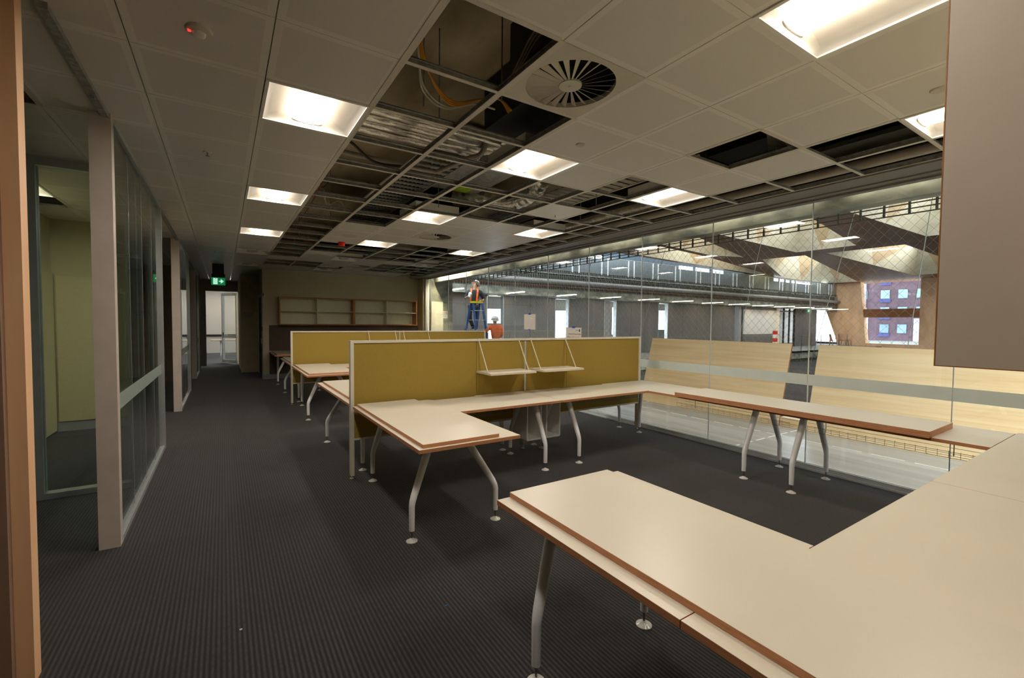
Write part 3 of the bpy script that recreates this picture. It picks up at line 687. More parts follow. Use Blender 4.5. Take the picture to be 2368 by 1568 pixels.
for (c, r) in LIT+UNLIT:
    lit = (c, r) in LIT
    if lit: fitting_light(c, r)
    lab = ('lit square recessed light, %s column, %s' if lit else 'unlit square recessed light, %s column, %s') % (cols_n[c], rows_n[r])
    grp = 'lit recessed ceiling lights' if lit else 'unlit recessed ceiling lights'
    pr = protoL if lit else protoU
    if pr is None:
        o = troffer(lab, lit, grp); bpy.context.view_layer.update()
        KIDS[o.name] = [x for x in bpy.data.objects if x.parent == o]
        for ch in KIDS[o.name]: KIDS[ch.name] = []
        if lit: protoL = o
        else: protoU = o
    else: o = copytree(pr)
    o['label'] = lab; o.location = (CX(c+.5), CY(r+.5), ZC)
def vent(label):
    t = thing('air_diffuser', (0, 0, 0), label, 'air vent', 'round swirl air diffusers'); t['_o'] = (0, 0, 0)
    p = MB(); n = 48; R = .262; a = .298      # square plate with a round hole
    vs = []; fs = []
    for k in range(n):
        th = 2*math.pi*k/n; cx, cy_ = math.cos(th), math.sin(th); sq = a/max(abs(cx), abs(cy_))
        vs += [(R*cx, R*cy_, 0), (sq*cx, sq*cy_, 0), (R*cx, R*cy_, .03), (sq*cx, sq*cy_, .012)]
    for k in range(n):
        i, j_ = 4*k, 4*((k+1) % n); fs += [(i, i+1, j_+1, j_), (i, j_, j_+2, i+2), (i+1, i+3, j_+3, j_+1)]
    p.add(vs, fs); p.build('face_plate', 'vent', t)
    b = MB(); b.lathe((0,0,0), [(.262, .03), (.262, .11)], 32, cap=False); b.lathe((0,0,.10), [(.262, 0), (.262, .004)], 32); b.build('plenum_box', 'black', t)
    h = MB(); h.lathe((0,0,-.004), [(.008, -.004), (.012, 0), (.066, .002), (.068, .012)], 28); h.build('hub', 'vent', t, smooth=True)
    f = MB(); nf = 24
    for k in range(nf):
        th = 2*math.pi*k/nf; u_ = Vector((math.cos(th), math.sin(th), 0)); v_ = Vector((-math.sin(th), math.cos(th), 0))
        tilt = Vector((0,0,1))*.020
        w0, w1 = .005, .016
        q = [u_*.066-v_*w0, u_*.066+v_*w0+tilt*.3, u_*.26+v_*w1+tilt, u_*.26-v_*w1]
        th_ = Vector((0,0,.0015))
        f.add(q+[x+th_ for x in q], [(0,1,2,3),(7,6,5,4),(0,4,5,1),(1,5,6,2),(2,6,7,3),(3,7,4,0)])
    f.build('radial_blades', 'vent', t)
    return t
vlab = {(3,0): 'big swirl air diffuser overhead beside the open ceiling void', (5,8): 'swirl air diffuser in the middle of the tiled strip', (5,16): 'farthest swirl air diffuser near the rear wall'}
pv = None
for c, r in VENTS:
    if pv is None:
        o = pv = vent(vlab[(c, r)]); KIDS[o.name] = [x for x in bpy.data.objects if x.parent == o]
        for ch in KIDS[o.name]: KIDS[ch.name] = []
    else: o = copytree(pv)
    o['label'] = vlab[(c, r)]; o.location = (CX(c+.5), CY(r+.5), ZC-.002)
# detectors, sprinklers, beacon, discs
t = thing('smoke_detector', (CX(.5), CY(1.5), ZC), 'round ceiling detector with a tiny red light, nearest above the aisle', 'detector')
MB().lathe((CX(.5), CY(1.5), ZC), [(.036, -.014), (.052, -.010), (.056, 0)], 28).build('base_ring', 'vent', t, smooth=True)
MB().lathe((CX(.5), CY(1.5), ZC-.014), [(.016, -.016), (.026, -.012), (.028, 0)], 20).build('sensor_head', 'white', t, smooth=True)
MB().box(CX(.5)-.045, CY(1.5)-.01, ZC-.017, CX(.5)-.032, CY(1.5)+.006, ZC-.009).build('red_light', 'redled', t)
def sprinkler(c, r, label):
    x, y = CX(c), CY(r); t = thing('sprinkler', (x, y, ZC), label, 'sprinkler', 'ceiling sprinklers')
    MB().lathe((x, y, ZC), [(.028, -.004), (.032, 0)], 20).build('escutcheon', 'white', t, smooth=True)
    q = MB(); q.tube([(x, y, ZC), (x, y, ZC-.03)], .006, 8); q.lathe((x, y, ZC-.033), [(.014, 0), (.014, .002)], 12); q.build('sprinkler_head', 'steel', t)
for c, r, l in ((.48, 4.59, 'sprinkler in the aisle ceiling, closest to the camera'), (6.62, 4.68, 'sprinkler in the single tile left in the open grid'), (.43, 15.0, 'sprinkler in the aisle ceiling before the farther exit'), (.44, 17.5, 'sprinkler in the far aisle ceiling, second from the exit sign'), (.4, 20.3, 'sprinkler in the far aisle ceiling, next to the exit sign')): sprinkler(c, r, l)
def disc(c, r, R, label, m_='vent'):
    x, y = CX(c), CY(r); return MB().lathe((x, y, ZC), [(R*.9, -.008), (R, -.003), (R, 0)], 28).build('ceiling_disc', m_, label=label, cat='ceiling fitting', smooth=True, org=(x, y, ZC))
disc(4.54, 1.53, .035, 'small round sensor in a tile between the swirl diffuser and the glass')
disc(6.53, -1.44, .04, 'small round sensor in a tile beside the upper right panel')
disc(3.53, 9.74, .12, 'flat pale speaker disc near the red beacon')
disc(3.5, 13.73, .10, 'flat pale speaker disc near the rear of the ceiling')
disc(5.5, 16.2, .02, 'tiny sensor near the farthest swirl diffuser')
x, y = CX(3.57), CY(10.85); MB().lathe((x, y, ZC), [(.045, -.065), (.05, -.06), (.06, -.005), (.062, 0)], 24).build('alarm_beacon', 'red', label='red alarm beacon under the ceiling', cat='alarm', smooth=True, org=(x, y, ZC))

# ================================================================== CEILING VOID SERVICES
def tubeobj(name, pts, r, m_, label, cat, group=None, n=14, smooth=True):
    q = MB(); q.tube(pts, r, n); return q.build(name, m_, label=label, cat=cat, group=group, smooth=smooth, org=pts[0])
def crv(pts, k=6):
    out = []; P = [Vector(p) for p in pts]; P = [2*P[0]-P[1]]+P+[2*P[-1]-P[-2]]
    for i in range(1, len(P)-2):
        for j_ in range(k):
            t_ = j_/k; a, b, c, d_ = P[i-1], P[i], P[i+1], P[i+2]
            out.append(.5*((2*b)+(c-a)*t_+(2*a-5*b+4*c-d_)*t_*t_+(3*b-a-3*c+d_)*t_**3))
    out.append(P[-2]); return out
foil_l = ['nearest', 'second nearest', 'third', 'farthest']
for k in range(4):
    yy = 3.70+.135*k
    pts = [(.55+.28*i, yy+.008*math.sin(i*2.1+k), 3.30+.006*math.sin(i*1.7+2*k)) for i in range(7)]
    tubeobj('insulated_pipe', pts, [.043+.004*math.sin(i*3+k) for i in range(7)], 'foil', 'crinkled foil wrapped pipe crossing the open void, %s of four' % foil_l[k], 'pipe', 'foil wrapped pipes')
for k in range(3):
    pts = [(1.90+.25*i, 3.72+.15*k, 3.34) for i in range(5 if k != 1 else 4)]
    tubeobj('insulated_pipe', pts, .05, 'foil', 'thicker foil pipe right of the long ceiling rail, %s of three' % ['nearest', 'middle', 'farthest'][k], 'pipe', 'foil wrapped pipes right of the rail')
tubeobj('drain_pipe', crv([(.5, 4.50, 3.2), (1.2, 4.53, 3.2), (1.86, 4.56, 3.2), (1.97, 4.45, 3.2), (2.05, 4.0, 3.2), (2.10, 3.85, 3.2), (2.12, 3.75, 3.3), (2.12, 3.72, 3.45)], 5), .024, 'pvc', 'pale plastic drain pipe bending upward in the void', 'pipe')
tubeobj('cable', crv([(.72, 3.95, 3.14), (.95, 4.12, 3.16), (1.25, 4.42, 3.13), (1.6, 4.40, 3.14)]), .012, 'blackcable', 'thick black cable sagging past the foil pipes', 'cable')
for k in range(2):
    tubeobj('cable', crv([(.93, 2.46+.03*k, 3.3), (1.0, 2.60, 3.16-.01*k), (1.10, 2.76+.02*k, 3.08-.015*k), (1.30, 2.87+.015*k, 3.06-.01*k), (1.47, 2.77, 3.08), (1.60, 2.72, 3.06)]), .006, 'whitecable', 'white cable drooping in the nearest open cells, %s of the pair' % ('upper', 'lower')[k], 'cable', 'drooping white cables')
for k in range(3):
    tubeobj('cable', crv([(.92+.02*k, 2.50, 3.26), (1.03+.01*k, 2.62, 3.17), (1.20, 2.76+.012*k, 3.10), (1.34, 2.81+.01*k, 3.075-.008*k), (1.48, 2.74, 3.10), (1.585, 2.64, 3.09), (1.66, 2.60+.02*k, 3.02)]), .006, 'yellow', 'yellow cable beside the white ones, %s strand' % ('left', 'middle', 'right')[k], 'cable', 'yellow cables')
for k in range(6):
    tubeobj('cable', crv([(1.40+.012*k, 1.5, 3.18+.006*(k % 3)), (1.43+.010*k, 2.0, 3.16+.006*(k % 2)), (1.50+.004*k, 2.5, 3.05), (1.46+.004*k, 3.3, 3.05), (1.44+.006*k, 4.4, 3.06), (1.44+.008*k, 5.6, 3.07)]), .007, 'whitecable', 'grey-white data cable tied in a bundle along the long ceiling rail', 'cable', 'bundled data cables along the rail')
# red cables
for k, pts in enumerate([[(.84, 3.6, 3.03), (.87, 4.4, 3.03), (.90, 5.2, 3.04), (.93, 6.3, 3.02), (.94, 7.6, 3.03), (.96, 8.4, 3.02)], [(.96, 7.2, 3.15), (1.02, 7.9, 3.02), (1.2, 8.6, 2.99), (1.42, 8.5, 3.0), (1.53, 7.9, 3.05)], [(.95, 8.2, 3.1), (1.1, 8.9, 3.0), (1.3, 9.2, 2.99), (1.50, 8.6, 3.02), (1.52, 8.0, 3.1)]]):
    tubeobj('cable', crv(pts), .006, 'redcable', ['red cable running along the tile edge of the void', 'red cable looping over the far open cells, upper loop', 'red cable looping over the far open cells, lower loop'][k], 'cable')
for k, pts in enumerate([[(.85, 5.0, 3.12), (.93, 5.3, 3.05), (.98, 5.2, 3.1), (.9, 5.05, 3.12)], [(1.10, 5.9, 3.05), (1.2, 6.1, 3.02), (1.3, 6.0, 3.05), (1.22, 5.9, 3.08), (1.12, 6.05, 3.05), (1.0, 5.6, 3.1)]]):
    tubeobj('cable', crv(pts), .007, ['blackcable', 'whitecable'][k], ['coiled black cable hanging at the edge of the void', 'tangled white cable hanging above the open grid'][k], 'cable')
# ladder cable tray
t = thing('cable_tray', (1.95, 6.0, 3.25), 'perforated metal cable tray climbing along the void', 'cable tray')
q = MB()
for k in range(26):
    yy = 4.25+k*.145; q.box(1.74, yy, 3.25, 2.15, yy+.06, 3.262)
    for j_ in range(8): q.box(1.76+j_*.05, yy+.062, 3.25, 1.775+j_*.05, yy+.085, 3.262)
q.build('rungs', 'galv', t)
for xx in (1.72, 2.15):
    MB().box(xx, 4.2, 3.245, xx+.02, 8.1, 3.32).build('side_rail', 'galv', t)
t2 = thing('cable_tray', (4.5, 3.9, 3.25), 'ribbed metal tray above the glass side of the void', 'cable tray')
q = MB()
for k in range(30): q.box(3.55+.0*k, 3.0+k*.12, 3.26, 4.15, 3.0+k*.12+.085, 3.27)
q.build('slats', 'pvc', t2); MB().box(4.15, 2.9, 3.25, 4.17, 6.7, 3.34).build('side_rail', 'vent', t2)
MB().box(4.70, -.1, 3.2, 4.995, WALLY, 3.24).build('baffle_panel', 'baffle', label='dark grey baffle panel lining the open strip beside the glass', cat='panel')
# black ducts
q = MB(); q.box(1.74, .9, 3.30, 2.6, 2.75, 3.70); q.box(1.98, 2.75, 3.30, 2.6, 3.55, 3.70); q.build('air_duct', 'darkduct', label='big black air duct above the swirl diffuser', cat='duct')
MB().box(2.2, 4.3, 3.32, 2.9, 5.45, 3.66).build('air_duct', 'galv', label='grey sheet metal duct over the middle of the void', cat='duct')
MB().box(2.1, 6.1, 3.36, 3.4, 13.2, 3.70).build('air_duct', 'darkduct', label='long black duct running to the rear above the open grid', cat='duct')
MB().box(4.3, -.1, 3.34, 4.95, 2.9, 3.68).build('air_duct', 'black', label='black duct above the open cells near the glass', cat='duct')
MB().box(2.50, 5.22, 3.31, 2.74, 5.42, 3.3198, 0).build('duct_label', 'lime', label='lime green and white label plate lying in the void', cat='label')
q = MB(); pts = crv([(2.75, 5.75, 3.33), (3.0, 5.45, 3.28), (3.3, 5.25, 3.24), (3.45, 4.9, 3.30), (3.42, 4.6, 3.42)], 8)
q.tube(pts, [.12+.008*(i % 2) for i in range(len(pts))], 20); q.build('flexible_duct', 'foil', label='crinkled silver flexible duct curving through the open grid', cat='duct', smooth=False, org=pts[0])
tubeobj('insulated_pipe', [(4.75, 3.2+.4*i, 3.16+.006*math.sin(i*2)) for i in range(24)], .07, 'foil', 'long dusty pipe parallel to the glass above the open strip', 'pipe')
tubeobj('drain_pipe', [(4.9, 1.0+i, 3.05) for i in range(12)], .045, 'pvc', 'grey pipe running next to the glass above the open strip', 'pipe')
for k, (xx, yy) in enumerate([(1.15, 2.9), (1.35, 3.1), (1.55, 2.55), (2.3, 5.3), (2.9, 5.6), (3.9, 2.0), (3.95, 4.2), (4.4, 5.0), (1.3, 6.8), (1.4, 9.5)]):
    tubeobj('hanger_rod', [(xx, yy, ZC+.06), (xx, yy, 3.72)], .005, 'galv', 'thin steel hanger rod between the slab and the ceiling grid', 'rod', 'ceiling hanger rods', n=6)
for k, yy in enumerate((1.9, 2.15)):
    q = MB(); q.bar((4.05, CY(.3)+.15*k, ZC+.05), (3.55+.3*k, CY(.5), 3.4), .05, .02); q.build('strut_channel', 'galv', label=('left', 'right')[k]+' galvanised brace visible in the single missing tile', cat='brace')

# paper notices on the glass
def glass_notice(y0, y1, z0, z1, label, words):
    x = 5.389; t = thing('paper_notice', (x, (y0+y1)/2, (z0+z1)/2), label, 'notice')
    MB().box(x, y0, z0, x+.0015, y1, z1).build('paper', 'paper', t); yc = (y0+y1)/2
    MB().box(x-.001, yc-.04, z1-.012, x-.0002, yc+.045, z1+.022).build('blue_tape', 'tape', t)
    return t, yc, x
t, yc, x = glass_notice(7.47, 7.88, 1.445, 1.765, 'blank pale sheet taped to the glass with blue tape', 0)
MB().box(x-.001, yc-.03, 1.43, x-.0002, yc+.045, 1.452).build('blue_tape', 'tape', t)
MB().box(x-.0012, yc-.11, 1.67, x-.0002, yc-.03, 1.685).build('white_strip', 'white', t)
t, yc, x = glass_notice(6.06, 6.48, 1.17, 1.505, 'white sheet with black and red writing taped low on the glass', 1)
text('lettering', 'Temporary Power Outlet', .034, 'ink', (x-.001, yc-.02, 1.378), (0,-1,0), (0,0,1), t)
text('lettering', 'MD Box', .032, 'ink', (x-.001, yc+.125, 1.317), (0,-1,0), (0,0,1), t)
text('red_lettering', 'NOT IN USE', .037, 'redink', (x-.001, yc-.055, 1.316), (0,-1,0), (0,0,1), t)
text('logo_text', 'here', .03, 'ink', (x-.001, yc-.09, 1.45), (0,-1,0), (0,0,1), t)
MB().box(x-.001, yc-.175, 1.43, x-.0002, yc-.145, 1.475).build('logo_mark', 'navy', t)
# ================================================================== VOID BEYOND THE GLASS
MB().box(5.75, -.5, 2.865, 5.95, 13.5, 3.72).build('wall_right', 'beam', **STR)
MB().box(5.45, -.5, 3.72, 7.9, 13.5, 3.9).build('ceiling', 'beam', **STR)
MB().box(5.5, 13.62, 0, 6.42, 14.1, 3.7).build('wall_end', 'beam', **STR)
MB().box(1.0, 16.62, 0, 7.45, 16.8, 3.7).build('wall_end', 'wall_grey', **STR)
q = MB(); q.add([(5.52, 13.40, 0), (6.0, 13.40, 0), (6.06, 13.58, 2.25), (5.66, 13.58, 2.25), (5.52, 13.43, 0), (6.0, 13.43, 0), (6.06, 13.61, 2.25), (5.66, 13.61, 2.25)], [(0,1,2,3),(7,6,5,4),(0,4,5,1),(1,5,6,2),(2,6,7,3),(3,7,4,0)])
q.build('leaning_board', 'shelf_white', label='pale board leaning on the concrete pier at the end of the glass', cat='board')
warn_sign(6.12, 13.61, 1.83, .24, .24, 'white caution notice on the concrete pier past the glass end')
# hanging rail frame under the edge beam
q = MB(); xr = 6.85
for z in (2.915, 2.975, 3.035, 3.10): q.box(xr-.01, .2, z-.006, xr+.01, 13.3, z+.006)
for k in range(54): q.box(xr-.011, .25+k*.243-.011, 2.915, xr+.011, .25+k*.243+.011, 3.72 if k % 4 == 0 else 3.14)
q.build('hanging_rail', 'rail', label='dark steel rail frame hanging below the edge beam outside the glass', cat='rail')
# safety net
q = MB(); xn = 7.74; ya, yb, zt = .0, 13.3, 3.3; wd, ht = .13, .15; sl = ht/wd
k = 0; yy = ya-zt/sl
while yy < yb+zt/sl:
    for s in (1, -1):
        pts = []
        if s > 0: y_0, z_0, y_1, z_1 = yy, 0., yy+zt/sl, zt
        else: y_0, z_0, y_1, z_1 = yy, zt, yy+zt/sl, 0.
        if y_1 <= ya or y_0 >= yb: continue
        def clip(y0, z0, y1, z1):
            if y0 < ya: z0 += (z1-z0)*(ya-y0)/(y1-y0); y0 = ya
            if y1 > yb: z1 -= (z1-z0)*(y1-yb)/(y1-y0); y1 = yb
            return y0, z0, y1, z1
        a = clip(y_0, z_0, y_1, z_1); q.bar((xn, a[0], a[1]), (xn, a[2], a[3]), .0024, .0024)
    yy += wd; k += 1
for i in range(int((yb-ya)/wd)):
    for j_ in range(int(zt/ht)+1):
        for o_ in (0, .5):
            y_ = ya+(i+o_)*wd+((ya-zt/sl) % wd)*0; z_ = (j_+o_)*ht
            if z_ < zt: pass
net = q.build('safety_net', 'netwire', label='fine diamond wire net stretched from floor to soffit outside the glass', cat='net')
cab_l = ['at the far left', 'second from the left', 'third from the left', 'by the timber roof', 'right of the paper notices', 'next to the upper right panel']
for k, (y0, y1) in enumerate([(12.2, 11.5), (9.2, 8.2), (6.9, 6.0), (4.6, 4.05), (3.35, 2.75), (2.2, 1.95)]):
    tubeobj('stay_cable', [(7.76, y0, 1.0), (7.76, y1, 3.6)], .005, 'wire', 'slanting steel stay cable of the net, %s' % cab_l[k], 'cable', 'net stay cables', n=6)
# leaning plywood boards
def leanboard(y0, y1, label):
    q = MB(); xb, xt, z = 7.30, 7.66, 1.285; th = .036
    q.add([(xb, y0, .0), (xb, y1, .0), (xt, y1, z), (xt, y0, z), (xb+th, y0, 0), (xb+th, y1, 0), (xt+th, y1, z), (xt+th, y0, z)], [(0,1,2,3)], 0)
    o = len(q.v)-8
    for f in [(7,6,5,4),(0,4,5,1),(1,5,6,2),(2,6,7,3),(3,7,4,0)]: q.f.append(tuple(o+i for i in f)); q.m.append(1)
    return q.build('plywood_board', ['board', 'board_edge'], label=label, cat='board')
leanboard(3.585, 6.36, 'left of two pale birch panels leaning on the net outside the glass')
leanboard(-.4, 3.195, 'right of two pale birch panels leaning outside the glass, partly behind the taupe panel')
q = MB(); q.box(7.34, 3.2, .0, 7.6, 3.58, .14); q.build('timber_offcut', 'board', label='short timber piece on the floor between the leaning birch panels', cat='timber')
# strip lamps tucked between the glass head and the edge beam: they graze the beam
M['striplamp'] = emis('strip_lamp', (252, 242, 222), 12.0)
M['striplamp_end'] = emis('strip_lamp_end', (255, 240, 205), 260.0)
for k in range(6):
    tg = ['nearest the camera', 'second', 'third', 'fourth', 'fifth', 'at the far end']
    MB().box(5.62, .25+k*2.2, 3.07, 5.67, .25+k*2.2+1.9, 3.10).build('strip_lamp', 'striplamp_end' if k == 5 else 'striplamp', label='hidden strip lamp above the glass head grazing the edge beam, '+tg[k], cat='lamp')
# white marking lines on the slab
q = MB()
for k in range(16): q.box(6.69, .6+k*.42, .0005, 6.715, .6+k*.42+.33, .0015)
for k in range(6): q.box(5.5+k*.31, 3.275, .0005, 5.5+k*.31+.22, 3.3, .0015); q.box(5.5+k*.31, 6.09, .0005, 5.5+k*.31+.22, 6.115, .0015)
for k in range(6): q.box(5.5+k*.31, 6.39+k*.02, .0005, 5.5+k*.31+.22, 6.41+k*.02, .0015)
q.build('trim_50', 'white', **STR)
# ---------------------------------------------------------------- opposite side of the void
YW = 16.6
spans = [(7.45, 9.41), (10.28, 13.09), (13.96, 16.27), (17.16, 20.41), (21.26, 27.9), (35.85, 39.2)]
for a, b_ in spans: MB().box(a, YW, 0, b_, YW+.18, 2.78).build('wall_end', 'greyclad', **STR)
q = MB()
for a, b_ in spans:
    n = max(1, round((b_-a)/1.25))
    for k in range(1, n): xx = a+(b_-a)*k/n; q.box(xx-.006, YW-.003, 0, xx+.006, YW+.01, 2.78)
q.build('trim_51', 'blackband', **STR)
q = MB(); q.box(7.45, YW-.02, 0, 39.2, YW-.005, .9); 
q.build('trim_52', M['wall_grey'], **STR) if False else None
MB().box(29.05, YW, .95, 33.1, YW+.1, 2.6).build('wall_board', 'wall_white', label='large white board on the far side of the void', cat='board')
MB().box(29.05, YW, 0, 33.1, YW+.1, .95).build('wall_end', 'greyclad', **STR)
MB().box(29.05, YW, 2.6, 33.1, YW+.1, 2.78).build('wall_end', 'greyclad', **STR)
MB().box(28.2, YW-.1, 0, 28.5, YW+.18, 2.78).build('wall_end', 'wall_grey', **STR)
MB().box(33.1, YW-.1, 0, 33.35, YW+.18, 2.78).build('trim_53', 'ply_pale', **STR)
# door leafs and frames in the openings
for k, (a, b_) in enumerate([(9.41, 10.28), (13.09, 13.96), (16.27, 17.16), (20.41, 21.26)]):
    f = MB()
    for xx in (a, b_-.05): f.box(xx, YW-.01, 0, xx+.05, YW+.19, 2.78)
    f.box(a, YW-.01, 2.72, b_, YW+.19, 2.78); f.box(a+.05, YW+.05, .0, b_-.05, YW+.09, .25); f.build('trim_%d' % (60+k), 'alu', **STR)
    if k == 2: MB().box(a+.05, YW+.05, .0, a+.45, YW+.09, 2.72).build('door_5', 'wall_grey', **STR)
# rooms behind with bright windows
r_ = MB(); yb_ = 20.3
wins = [(11.0, 13.6, 1.55, 2.3), (11.0, 13.6, .6, 1.25), (15.2, 17.6, .55, 2.3), (20.6, 22.6, .9, 2.6), (25.0, 26.2, 1.2, 2.5), (44.5, 56, .2, 2.75)]
xs = 5.0
segs = []
def wallrow(z0, z1):
    x = 5.0
    for (a, b_, za, zb) in sorted(wins):
        if za < z1 and zb > z0:
            if a > x: r_.box(x, yb_, z0, a, yb_+.15, z1)
            x = max(x, b_)
    r_.box(x, yb_, z0, 60, yb_+.15, z1) if x < 60 else None
zs = sorted({0, 3.0} | {q_ for w_ in wins for q_ in w_[2:]})
for a, b_ in zip(zs[:-1], zs[1:]): wallrow(a, b_)
r_.build('wall_end', 'wall_white', **STR)
MB().box(5.0, YW+.2, 2.95, 45, 20.4, 3.1).build('ceiling', 'wall_white', **STR)
for a, b_, za, zb in wins: portal(((a+b_)/2, yb_+.05, (za+zb)/2), b_-a, zb-za, (math.radians(-90), 0, 0))
# edge beam, ducts, upper gallery
MB().box(7.45, YW-.3, 2.80, 42, YW+.3, 3.13).build('wall_end', 'beam', **STR)
MB().box(7.45, YW-.05, 3.13, 42, YW+.3, 3.9).build('wall_end', 'blackband', **STR)
MB().box(7.45, YW-.2, 3.95, 42, YW+.3, 4.05).build('wall_end', 'blackband', **STR)
tubeobj('spiral_duct', [(7.5, YW-.42, 3.47), (42, YW-.42, 3.47)], .11, 'trimgrey', 'long round grey duct running along the far gallery edge', 'duct', n=20)
tubeobj('insulated_pipe', [(7.5, YW-.2, 3.27), (42, YW-.2, 3.27)], .05, 'redwood', 'reddish pipe below the long round duct on the far side', 'pipe', n=12)
q = MB()
for k in range(272): q.box(7.5+k*.127, YW-.31, 2.95, 7.512+k*.127, YW-.302, 4.05)
for k in range(8): q.box(7.5, YW-.312, 3.0+k*.15, 42, YW-.304, 3.008+k*.15)
q.build('wire_mesh', 'netwire', label='rectangular wire mesh hung in front of the far gallery edge', cat='mesh', kind='stuff')
q = MB()
for k in range(430): q.box(7.5+k*.08, YW-.22, 4.05, 7.512+k*.08, YW-.21, 4.86)
for k in range(14): q.box(7.5, YW-.222, 4.09+k*.058, 42, YW-.212, 4.097+k*.058)
q.box(7.5, YW-.23, 4.86, 42, YW-.2, 4.885)
bal = q.build('balustrade', 'wire', label='steel mesh balustrade along the upper gallery on the far side', cat='balustrade')
bal['_o'] = (0,0,0)
for k in range(18):
    for dx in (0, .42):
        xx = 8.2+k*1.9+dx; MB().box(xx, YW-.26, 4.0, xx+.05, YW-.225, 4.84).build('post', 'powder', bal, org=(0,0,0))
# clerestory wall
r_ = MB(); cw = [(10.4, 11.6, 4.72, 4.98), (15.1, 16.4, 4.86, 5.06), (22.4, 23.85, 4.80, 5.02), (23.98, 25.5, 4.80, 5.02), (25.62, 27.0, 4.80, 5.02), (22.4, 23.85, 5.22, 5.36), (33.0, 38.9, 4.72, 4.98)]
wins2 = cw
def row2(z0, z1):
    x = 7.0
    for (a, b_, za, zb) in sorted(wins2):
        if za < z1-1e-6 and zb > z0+1e-6:
            if a > x: r_.box(x, YW+.2, z0, a, YW+.3, z1)
            x = max(x, b_)
    r_.box(x, YW+.2, z0, 45 if z1 <= 5.0 else 29.3, YW+.3, z1)
zs = sorted({4.05, 5.0, 6.2} | {q_ for w_ in cw for q_ in w_[2:]})
for a, b_ in zip(zs[:-1], zs[1:]): row2(a, b_)
r_.build('wall_end', 'bluewall', **STR)
# glazed corner with exterior view
q = MB()
for xx in (33.4, 34.2, 35.0, 35.75): q.box(xx, YW, 0, xx+.07, YW+.1, 4.9)
for z in (.05, 2.55, 2.9): q.box(33.4, YW, z, 35.8, YW+.1, z+.07)
q.build('trim_55', 'darkduct', **STR)
MB().box(33.4, YW+.04, .05, 35.8, YW+.05, 4.9).build('window_30', 'glass', **STR)
for k in range(13):
    xx = 7.51+2.75*k
    t = thing('wall_lamp', (xx, YW, 2.83), 'slim glowing bar lamp on the far wall, number %s from the left' % ['one','two','three','four','five','six','seven','eight','nine','ten','eleven','twelve','thirteen'][k], 'lamp', 'bar lamps on the far wall')
    t['label'] = ['slim bar lamp left of the ladder on the far wall', 'slim bar lamp right of the orange shirted person', 'slim bar lamp above the blank taped sheet', 'slim bar lamp above the second bright doorway', 'slim bar lamp above the narrow half open door', 'slim bar lamp over the fourth doorway', 'slim bar lamp above plain grey cladding left of the white board', 'slim bar lamp just left of the dark door strip', 'slim bar lamp above left end of the white board', 'slim bar lamp above right end of the white board', 'slim bar lamp before the tall glazed corner', 'slim bar lamp above the grey panel beside the timber column', 'slim bar lamp farthest right before the timber column'][k]
    MB().bar((xx, YW-.02, 2.86), (xx-.0, YW-1.6, 2.86), .09, .03).build('housing', 'white', t)
    MB().bar((xx, YW-.03, 2.838), (xx, YW-1.58, 2.838), .07, .014).build('light_strip', 'walllamp', t)
# ---------------------------------------------------------------- timber roof with light wells
ZR = 5.0
outer = [(7.9, -8), (44, -8), (44, 18.2), (16.7, 15.6), (7.9, 14.6)]
holes = [
    ('H1', [(15.3, 6.84), (22.67, 8.18), (22.68, 10.55), (15.75, 10.12)]),
    ('H2', [(15.4, 2.2), (22.5, 3.4), (22.5, 5.88), (15.45, 5.93)]),
    ('H0', [(15.4, -2.6), (22.5, -1.6), (22.5, 1.0), (15.4, 1.4)]),
    ('H3', [(15.45, 10.85), (22.2, 12.82), (20.3, 13.4), (15.45, 12.72)]),
    ('H4', [(15.9, 13.1), (20.3, 13.75), (30.6, 16.1), (30.2, 16.6), (16.6, 15.3)]),
    ('H5', [(23.98, 10.75), (41.4, 14.75), (41.4, 17.3), (33.6, 16.5), (23.72, 12.7)]),
    ('H6', [(24.05, 6.95), (38.9, 7.6), (38.9, 10.75), (24.05, 9.85)]),
    ('H7', [(23.8, 1.8), (38.9, 3.0), (38.9, 6.4), (23.8, 5.7)]),
    ('G1', [(8.6, 6.9), (14.4, 7.1), (14.4, 10.0), (8.6, 9.8)]),
    ('G2', [(8.6, 2.0), (14.4, 2.3), (14.4, 5.6), (8.6, 5.6)]),
    ('G3', [(8.6, 10.9), (14.4, 11.0), (14.4, 13.6), (8.6, 13.2)]),
]
vs2 = [Vector(p) for p in outer]; ed = [(i, (i+1) % len(outer)) for i in range(len(outer))]
for _, h in holes:
    o = len(vs2); vs2 += [Vector(p) for p in h]; ed += [(o+i, o+(i+1) % len(h)) for i in range(len(h))]
cv, ce, cf, _a, _b, _c = delaunay_2d_cdt(vs2, ed, [], 0, 1e-5)
def inside(p, poly):
    c = False; n = len(poly)
    for i in range(n):
        x1, y1 = poly[i]; x2, y2 = poly[(i+1) % n]
        if (y1 > p[1]) != (y2 > p[1]) and p[0] < (x2-x1)*(p[1]-y1)/(y2-y1)+x1: c = not c
    return c
rf = MB(); tri = []
for f in cf:
    c = (sum(cv[i][0] for i in f)/len(f), sum(cv[i][1] for i in f)/len(f))
    if inside(c, outer) and not any(inside(c, h) for _, h in holes): tri.append(tuple(f))
rf.add([(p[0], p[1], ZR) for p in cv], tri)
rf.build('ceiling', 'ply_brown', **STR)
